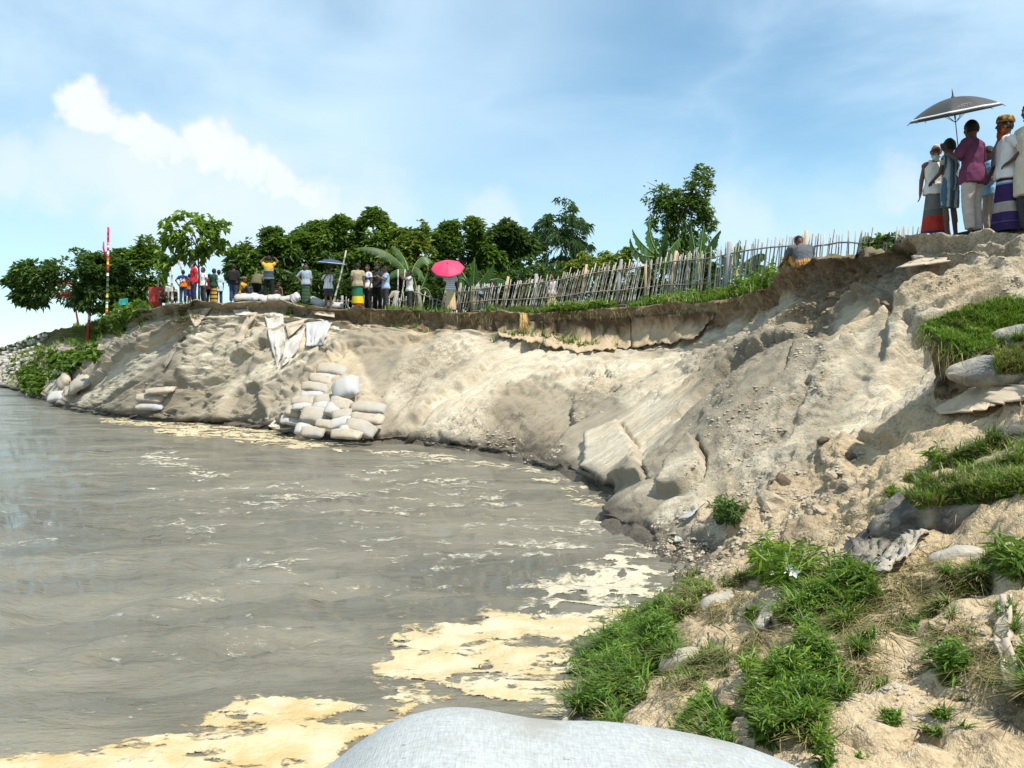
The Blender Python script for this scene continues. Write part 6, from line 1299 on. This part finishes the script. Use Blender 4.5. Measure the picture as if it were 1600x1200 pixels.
person('man in a khaki T shirt and green lungi with a yellow hem, from behind', 559, 30.8, 411, PI+.1, KHK, ('lungi', GYL), .6, lung=(.17, .2), build=1.08)
WBL = banded('white_blue_band', [(0, (.72, .72, .73)), (.50, (.03, .10, .5)), (.66, (.72, .72, .73))], .84, 1.42)
person('man in a white T shirt with a broad blue band, facing left', 575, 31.0, 414, -.9, WBL, ('trousers', BLK), .6, head=(30, 0))
person('man in a black T shirt bending his head over a phone', 590, 31.3, 412, -.35, fabric('charcoal', (.035, .035, .04)), ('trousers', BLK), .6, head=(0, 15), arms={1: ((.08, -.10, -.24), (-.02, -.28, -.18)), -1: ((-.08, -.10, -.24), (.02, -.28, -.18))}, beard='black')
person('man in a light blue shirt holding a phone in both hands', 603, 30.8, 416, -1.1, LBL, ('trousers', DGR), .7, head=(0, 15), arms={1: ((.05, -.12, -.22), (-.06, -.30, -.10)), -1: ((-.05, -.12, -.22), (.06, -.30, -.10))})
person('man in a greyish white shirt gripping a bamboo pole with a raised arm', 640, 30.4, 422, -1.2, fabric('off_white', (.58, .56, .54)), ('trousers', DGR), .7, arms={-1: ((-.05, -.24, -.02), (-.02, -.34, .10)), 1: ((.04, -.2, -.1), (.0, -.34, .06))})
PKL = banded('cream_pink_lungi', [(0, (.60, .36, .28)), (.25, (.68, .46, .28)), (.55, (.58, .46, .24)), (.8, (.62, .52, .3))], .1, 1.0, const=False)
um2 = person('man in a pale striped shirt and cream lungi hidden behind a pink umbrella', 704, 30.1, 418, PI+.1, stripes('pale_stripe', [(.55, .60, .66), (.70, .72, .74), (.33, .40, .48)], .07, 'Z'), ('lungi', PKL), .7, lung=(.13, .22), arms={1: ((.10, .0, -.26), (.0, -.2, -.14)), -1: ((-.10, .02, -.26), (-.12, -.06, -.48))})
person('man in a grey T shirt and dark trousers stooping on the cliff edge', 757, 29.9, 441, 1.45, GRY, ('trousers', fabric('dark_navy', (.028, .03, .04))), .6, legs='bend', lean=58, hem=-.05, arms={1: ((.02, -.12, -.24), (.0, -.12, -.5)), -1: ((-.02, -.16, -.22), (0, -.26, -.42))}, legs_pts={1: ((.10, -.16, .48), (.11, .06, .075)), -1: ((-.10, -.2, .5), (-.11, -.1, .075))})
person('man in a pale shirt standing behind the bamboo pickets', 862, 30.3, 441, .1, fabric('pinkish_white', (.56, .50, .47)), ('lungi', PKL), .8, H=1.45)
ORL = stripes('orange_stripe_lungi', [(.38, .20, .05), (.30, .12, .03), (.42, .26, .08), (.22, .08, .05)], .09, 'X')
person('man in a grey T shirt and orange lungi hunched at the fence, from behind', 1254, 17.5, 363, PI+.05, fabric('slate', (.10, .11, .12)), ('wrap', ORL), .6, legs='sit', lean=34, hem=.0, near=True, build=1.28, zabs=4.16, H=.90, head=(0, 40), arms={1: ((.10, -.10, -.22), (.10, -.30, -.30)), -1: ((-.10, -.10, -.22), (-.10, -.30, -.30))})
# --- the near group on the right
RGL = banded('red_grey_lungi', [(0, (.35, .03, .02)), (.06, (.08, .03, .12)), (.11, (.42, .045, .03)), (.36, (.12, .12, .11)), (.48, (.17, .165, .155)), (.82, (.52, .09, .04)), (.91, (.1, .1, .1))], .06, 1.02)
def glasses(i):
    m_ = MB(); hp = i['hp']
    for k in (1, -1):
        m_.tube([hp(k*.034+math.cos(2*PI*j/14)*.024, -.101, .010+math.sin(2*PI*j/14)*.018) for j in range(15)], .0045, 6); m_.tube([hp(k*.058, -.099, .016), hp(k*.082, -.05, .018), hp(k*.083, .01, .014)], .004, 5)
    m_.tube([hp(-.011, -.103, .013), hp(.011, -.103, .013)], .004, 5); i['raw'](m_, 'spectacles', BLK)
person('old white bearded man in a white vest, dark glasses and red and grey lungi', 1462, 13.7, 228, -.25, fabric('vest_white', (.70, .67, .62), .12), ('lungi', RGL), None, hair='white', beard='white', near=True, lung=(.06, .24), extra=glasses, head=(-12, 0), build=1.02, arms={-1: ((-.06, .03, -.27), (-.09, -.02, -.52)), 1: ((.05, .05, -.27), (.05, .0, -.52))})
STR = stripes('denim_stripe', [(.33, .37, .38), (.05, .11, .17), (.09, .17, .24), (.36, .38, .36), (.06, .12, .18)], .17, 'X')
person('youth in a blue and grey striped shirt and matching shorts, from behind', 1485, 13.35, 219, PI+.4, STR, ('shorts', STR), .45, hem=-.02, hair='tall', near=True, build=.9, skin=SKIND, arms={-1: ((-.05, -.05, -.26), (.03, -.24, -.33)), 1: ((.05, -.05, -.26), (.0, -.22, -.34))})
PUR = fabric('purple', (.135, .038, .085), .3); BEI = fabric('beige', (.44, .38, .335), .2)
um3 = person('man in a purple shirt and beige trousers holding a black umbrella, from behind', 1520, 12.95, 189, PI+.55, PUR, ('trousers', BEI), .95, hem=-.16, hair='thick', near=True, build=1.08, skin=SKIND, shoes=BLK, head=(-15, 5), arms={1: ((.08, -.10, -.23), (.03, -.27, -.10)), ('h', 1): (.1, -.5, .6), -1: ((-.09, -.03, -.26), (-.02, -.22, -.38))})
person('boy in a light blue T shirt with his head bowed, behind the purple shirt', 1548, 13.3, 229, -1.5, fabric('sky_blue', (.28, .50, .74), .15), ('trousers', fabric('sand_trouser', (.42, .36, .29))), .6, hem=-.14, near=True, build=.9, head=(-15, 22), arms={1: ((.04, -.02, -.26), (.0, -.2, -.36)), -1: ((-.03, -.05, -.26), (0, -.22, -.34))})
VIO = banded('violet_band_lungi', [(0, (.035, .022, .075)), (.14, (.10, .07, .16)), (.155, (.045, .025, .10)), (.30, (.36, .32, .29)), (.44, (.40, .37, .33)), (.46, (.045, .025, .10)), (.74, (.10, .35, .5)), (.765, (.6, .6, .56)), (.79, (.045, .025, .10))], .05, 1.02)
def shawl(i):
    m_ = MB(); sp, sh = i['sp'], i['sh']; V = Vector
    pts = [sh[-1]+V((.04, -.13, -.34)), sh[-1]+V((.05, -.125, -.12)), sh[-1]+V((.06, -.05, .075)), sh[-1]+V((.07, .06, .06)), sh[-1]+V((.08, .145, -.1)), sh[-1]+V((.08, .16, -.32)), sh[-1]+V((.07, .16, -.52))]
    rs = []
    for p in pts: rs.append([p+V((x, y, 0)) for x, y in ((-.075, -.012), (.075, -.012), (.075, .012), (-.075, .012))])
    m_.rings(rs); i['put'](m_, 'shawl', fabric('grey_shawl', (.24, .25, .28)), .012, 4, .008)
CAPM = simple('embroidered_cap', (.40, .22, .05), .8, .9, 22, .5, 60, .006, .2, (.05, .03, .015))
person('red bearded man in a white T shirt, patterned cap and violet banded lungi', 1573, 12.75, 184, -1.75, WHT, ('lungi', VIO), .6, hem=-.12, hair='short', beard='henna', cap=CAPM, near=True, lung=(.05, .27), build=1.02, extra=shawl, skin=SKIND, arms={1: ((.17, .10, -.21), (.08, -.04, -.36)), ('h', 1): (-.7, -.6, -.3), -1: ((-.05, -.05, -.26), (-.02, -.16, -.46))})
CRM = fabric('cream_kurta', (.58, .53, .42), .12)
person('man in a cream knee length shirt cut by the right edge of the picture', 1612, 12.35, 150, -1.3, CRM, ('trousers', DGR), 1.3, hem=-.42, near=True, build=1.1, skin=SKIND, arms={1: ((.10, .05, -.26), (.08, -.12, -.44))})
# ---------------------------------------------------------------- umbrellas
def umbrella(label, apex, Rr, h0, tilt, cloth, hemm, grip=None, shaft=.95, hook=False, scallop=.10, ferr=.10, logo=None, nrib=8):
    """apex: point of the canopy top; tilt: rotation matrix; the shaft runs down the local -Z axis"""
    root = empty('umbrella', apex); tag(root, label, 'umbrella', 'open umbrellas held by onlookers'); R = tilt.to_4x4()
    ns, nr_ = 12, 12; hh = lambda r: -h0*(r**1.9)
    def pt(th, r):
        g = (th/(2*PI)*nrib) % 1; sag = math.sin(PI*g); rr_ = r*Rr*(1-scallop*sag*r**2); return Vector((math.cos(th)*rr_, math.sin(th)*rr_, hh(r)*Rr*2*.5+.018*sag*r*(1-r)*-2-.0))
    def grid(r0, r1, n_r, off=0):
        vs, fs = [], []; n = nrib*ns
        for i in range(n_r+1):
            for j in range(n): q = pt(2*PI*j/n, r0+(r1-r0)*i/n_r); vs.append(q*(1+off))
        for i in range(n_r):
            for j in range(n): a, b = i*n+j, i*n+(j+1) % n; fs.append((a, a+n, b+n, b))
        return vs, fs
    def sol(o, t=.004): s = o.modifiers.new('t', 'SOLIDIFY'); s.thickness = t; s.offset = -1
    m_ = MB(); v, f = grid(.012, 1.0, nr_); m_.add(v, f); me = m_.mesh('canopy'); me.transform(R); cn = link('canopy', me, cloth, root); sol(cn)
    if hemm: m_ = MB(); v, f = grid(.905, .955, 2, .0); m_.add([q+Vector((0, 0, .004)) for q in v], f); me = m_.mesh('hem_band'); me.transform(R); sol(link('hem_band', me, hemm, root), .003)
    met = simple('umbrella_metal', (.10, .10, .11), .35, .1)
    for k in range(nrib):
        th = 2*PI*k/nrib; m_ = MB(); m_.tube([pt(th, r)+Vector((0, 0, -.010)) for r in (.03, .25, .5, .75, .95, 1.03)], .0045, 5); m_.tube([Vector((0, 0, -h0*Rr-.12)), pt(th, .55)+Vector((0, 0, -.01))], .0035, 5); me = m_.mesh('rib'); me.transform(R); link('rib', me, met, root)
    m_ = MB(); m_.tube([(0, 0, ferr), (0, 0, .02)], [.005, .012], 8); m_.tube([(0, 0, .02), (0, 0, -.01)], [.022, .03], 10); me = m_.mesh('ferrule'); me.transform(R); link('ferrule', me, met, root)
    m_ = MB(); m_.tube([(0, 0, .02), (0, 0, -shaft)], .007, 8); me = m_.mesh('shaft'); me.transform(R); link('shaft', me, met, root)
    m_ = MB()
    if hook: m_.tube([(0, 0, -shaft+.12), (0, 0, -shaft)]+[(.045-.045*math.cos(t_), 0, -shaft-.045*math.sin(t_)*1.2) for t_ in np.linspace(.2, PI*1.05, 9)], .013, 8)
    else: m_.tube([(0, 0, -shaft+.13), (0, 0, -shaft-.01)], .016, 8)
    me = m_.mesh('handle'); me.transform(R); link('handle', me, simple('umbrella_handle', (.03, .028, .028), .4), root)
    if logo: logo(root, cn, pt, R)
    return root
def tilt_to(v): return Vector(v).normalized().to_track_quat('Z', 'Y').to_matrix()
def scribble(root, cn, pt, R):
    # the faded white script on one panel; too worn to read in the photograph, so only its strokes
    best = min(range(8), key=lambda k: ((R @ pt(2*PI*(k+.5)/8, .7)).y, 0)); th0 = 2*PI*(best+.5)/8; m_ = MB()
    for (a0, w, r) in [(-.24, .44, .80), (-.12, .34, .735)]:
        n = 42; pts = []
        for i in range(n): t = i/(n-1); pts.append(pt(th0+(a0+w*t)*.9, r+.018*math.sin(t*31)+.008*math.sin(t*57+1))*1.006+Vector((0, 0, .006)))
        m_.tube(pts, .0042, 4)
    me = m_.mesh('script_mark'); me.transform(R); link('script_mark', me, simple('faded_print', (.36, .35, .34), .9), cn)
UMB = simple('umbrella_black', (.040, .038, .038), .55, .15, 6, .1, 60, .003, .4); SIL = simple('silver_hem', (.55, .54, .52), .5, .1); 
h = P(1489, 152, 12.85); umbrella('large black umbrella with a silver hem held over the right hand group', h, .66, .40, Matrix.Rotation(Rd(-11), 3, 'Y') @ Matrix.Rotation(Rd(9), 3, 'X') @ Matrix.Rotation(Rd(10), 3, 'Z'), UMB, SIL, shaft=.93, hook=True, ferr=.13, logo=scribble)
BLU = simple('umbrella_blue', (.025, .045, .085), .5, .15, 6, .1, 60, .003, .4)
h = P(518, 405, 30.7); umbrella('dark blue black umbrella with a pale rim held by the check shirted man', h, .56, .30, Matrix.Rotation(Rd(5), 3, 'Y') @ Matrix.Rotation(Rd(3), 3, 'X'), BLU, simple('pale_rim', (.45, .5, .58), .5, .1), shaft=.85)
PNK = simple('umbrella_pink', (.58, .035, .105), .6, .12, 5, .1, 60, .003, .35)
h = P(699, 412, 29.72); umbrella('bright pink red umbrella tilted back, hiding the man beneath', h, .60, .34, Matrix.Rotation(Rd(38), 3, 'X') @ Matrix.Rotation(Rd(8), 3, 'Z'), PNK, None, shaft=.8, scallop=.05)
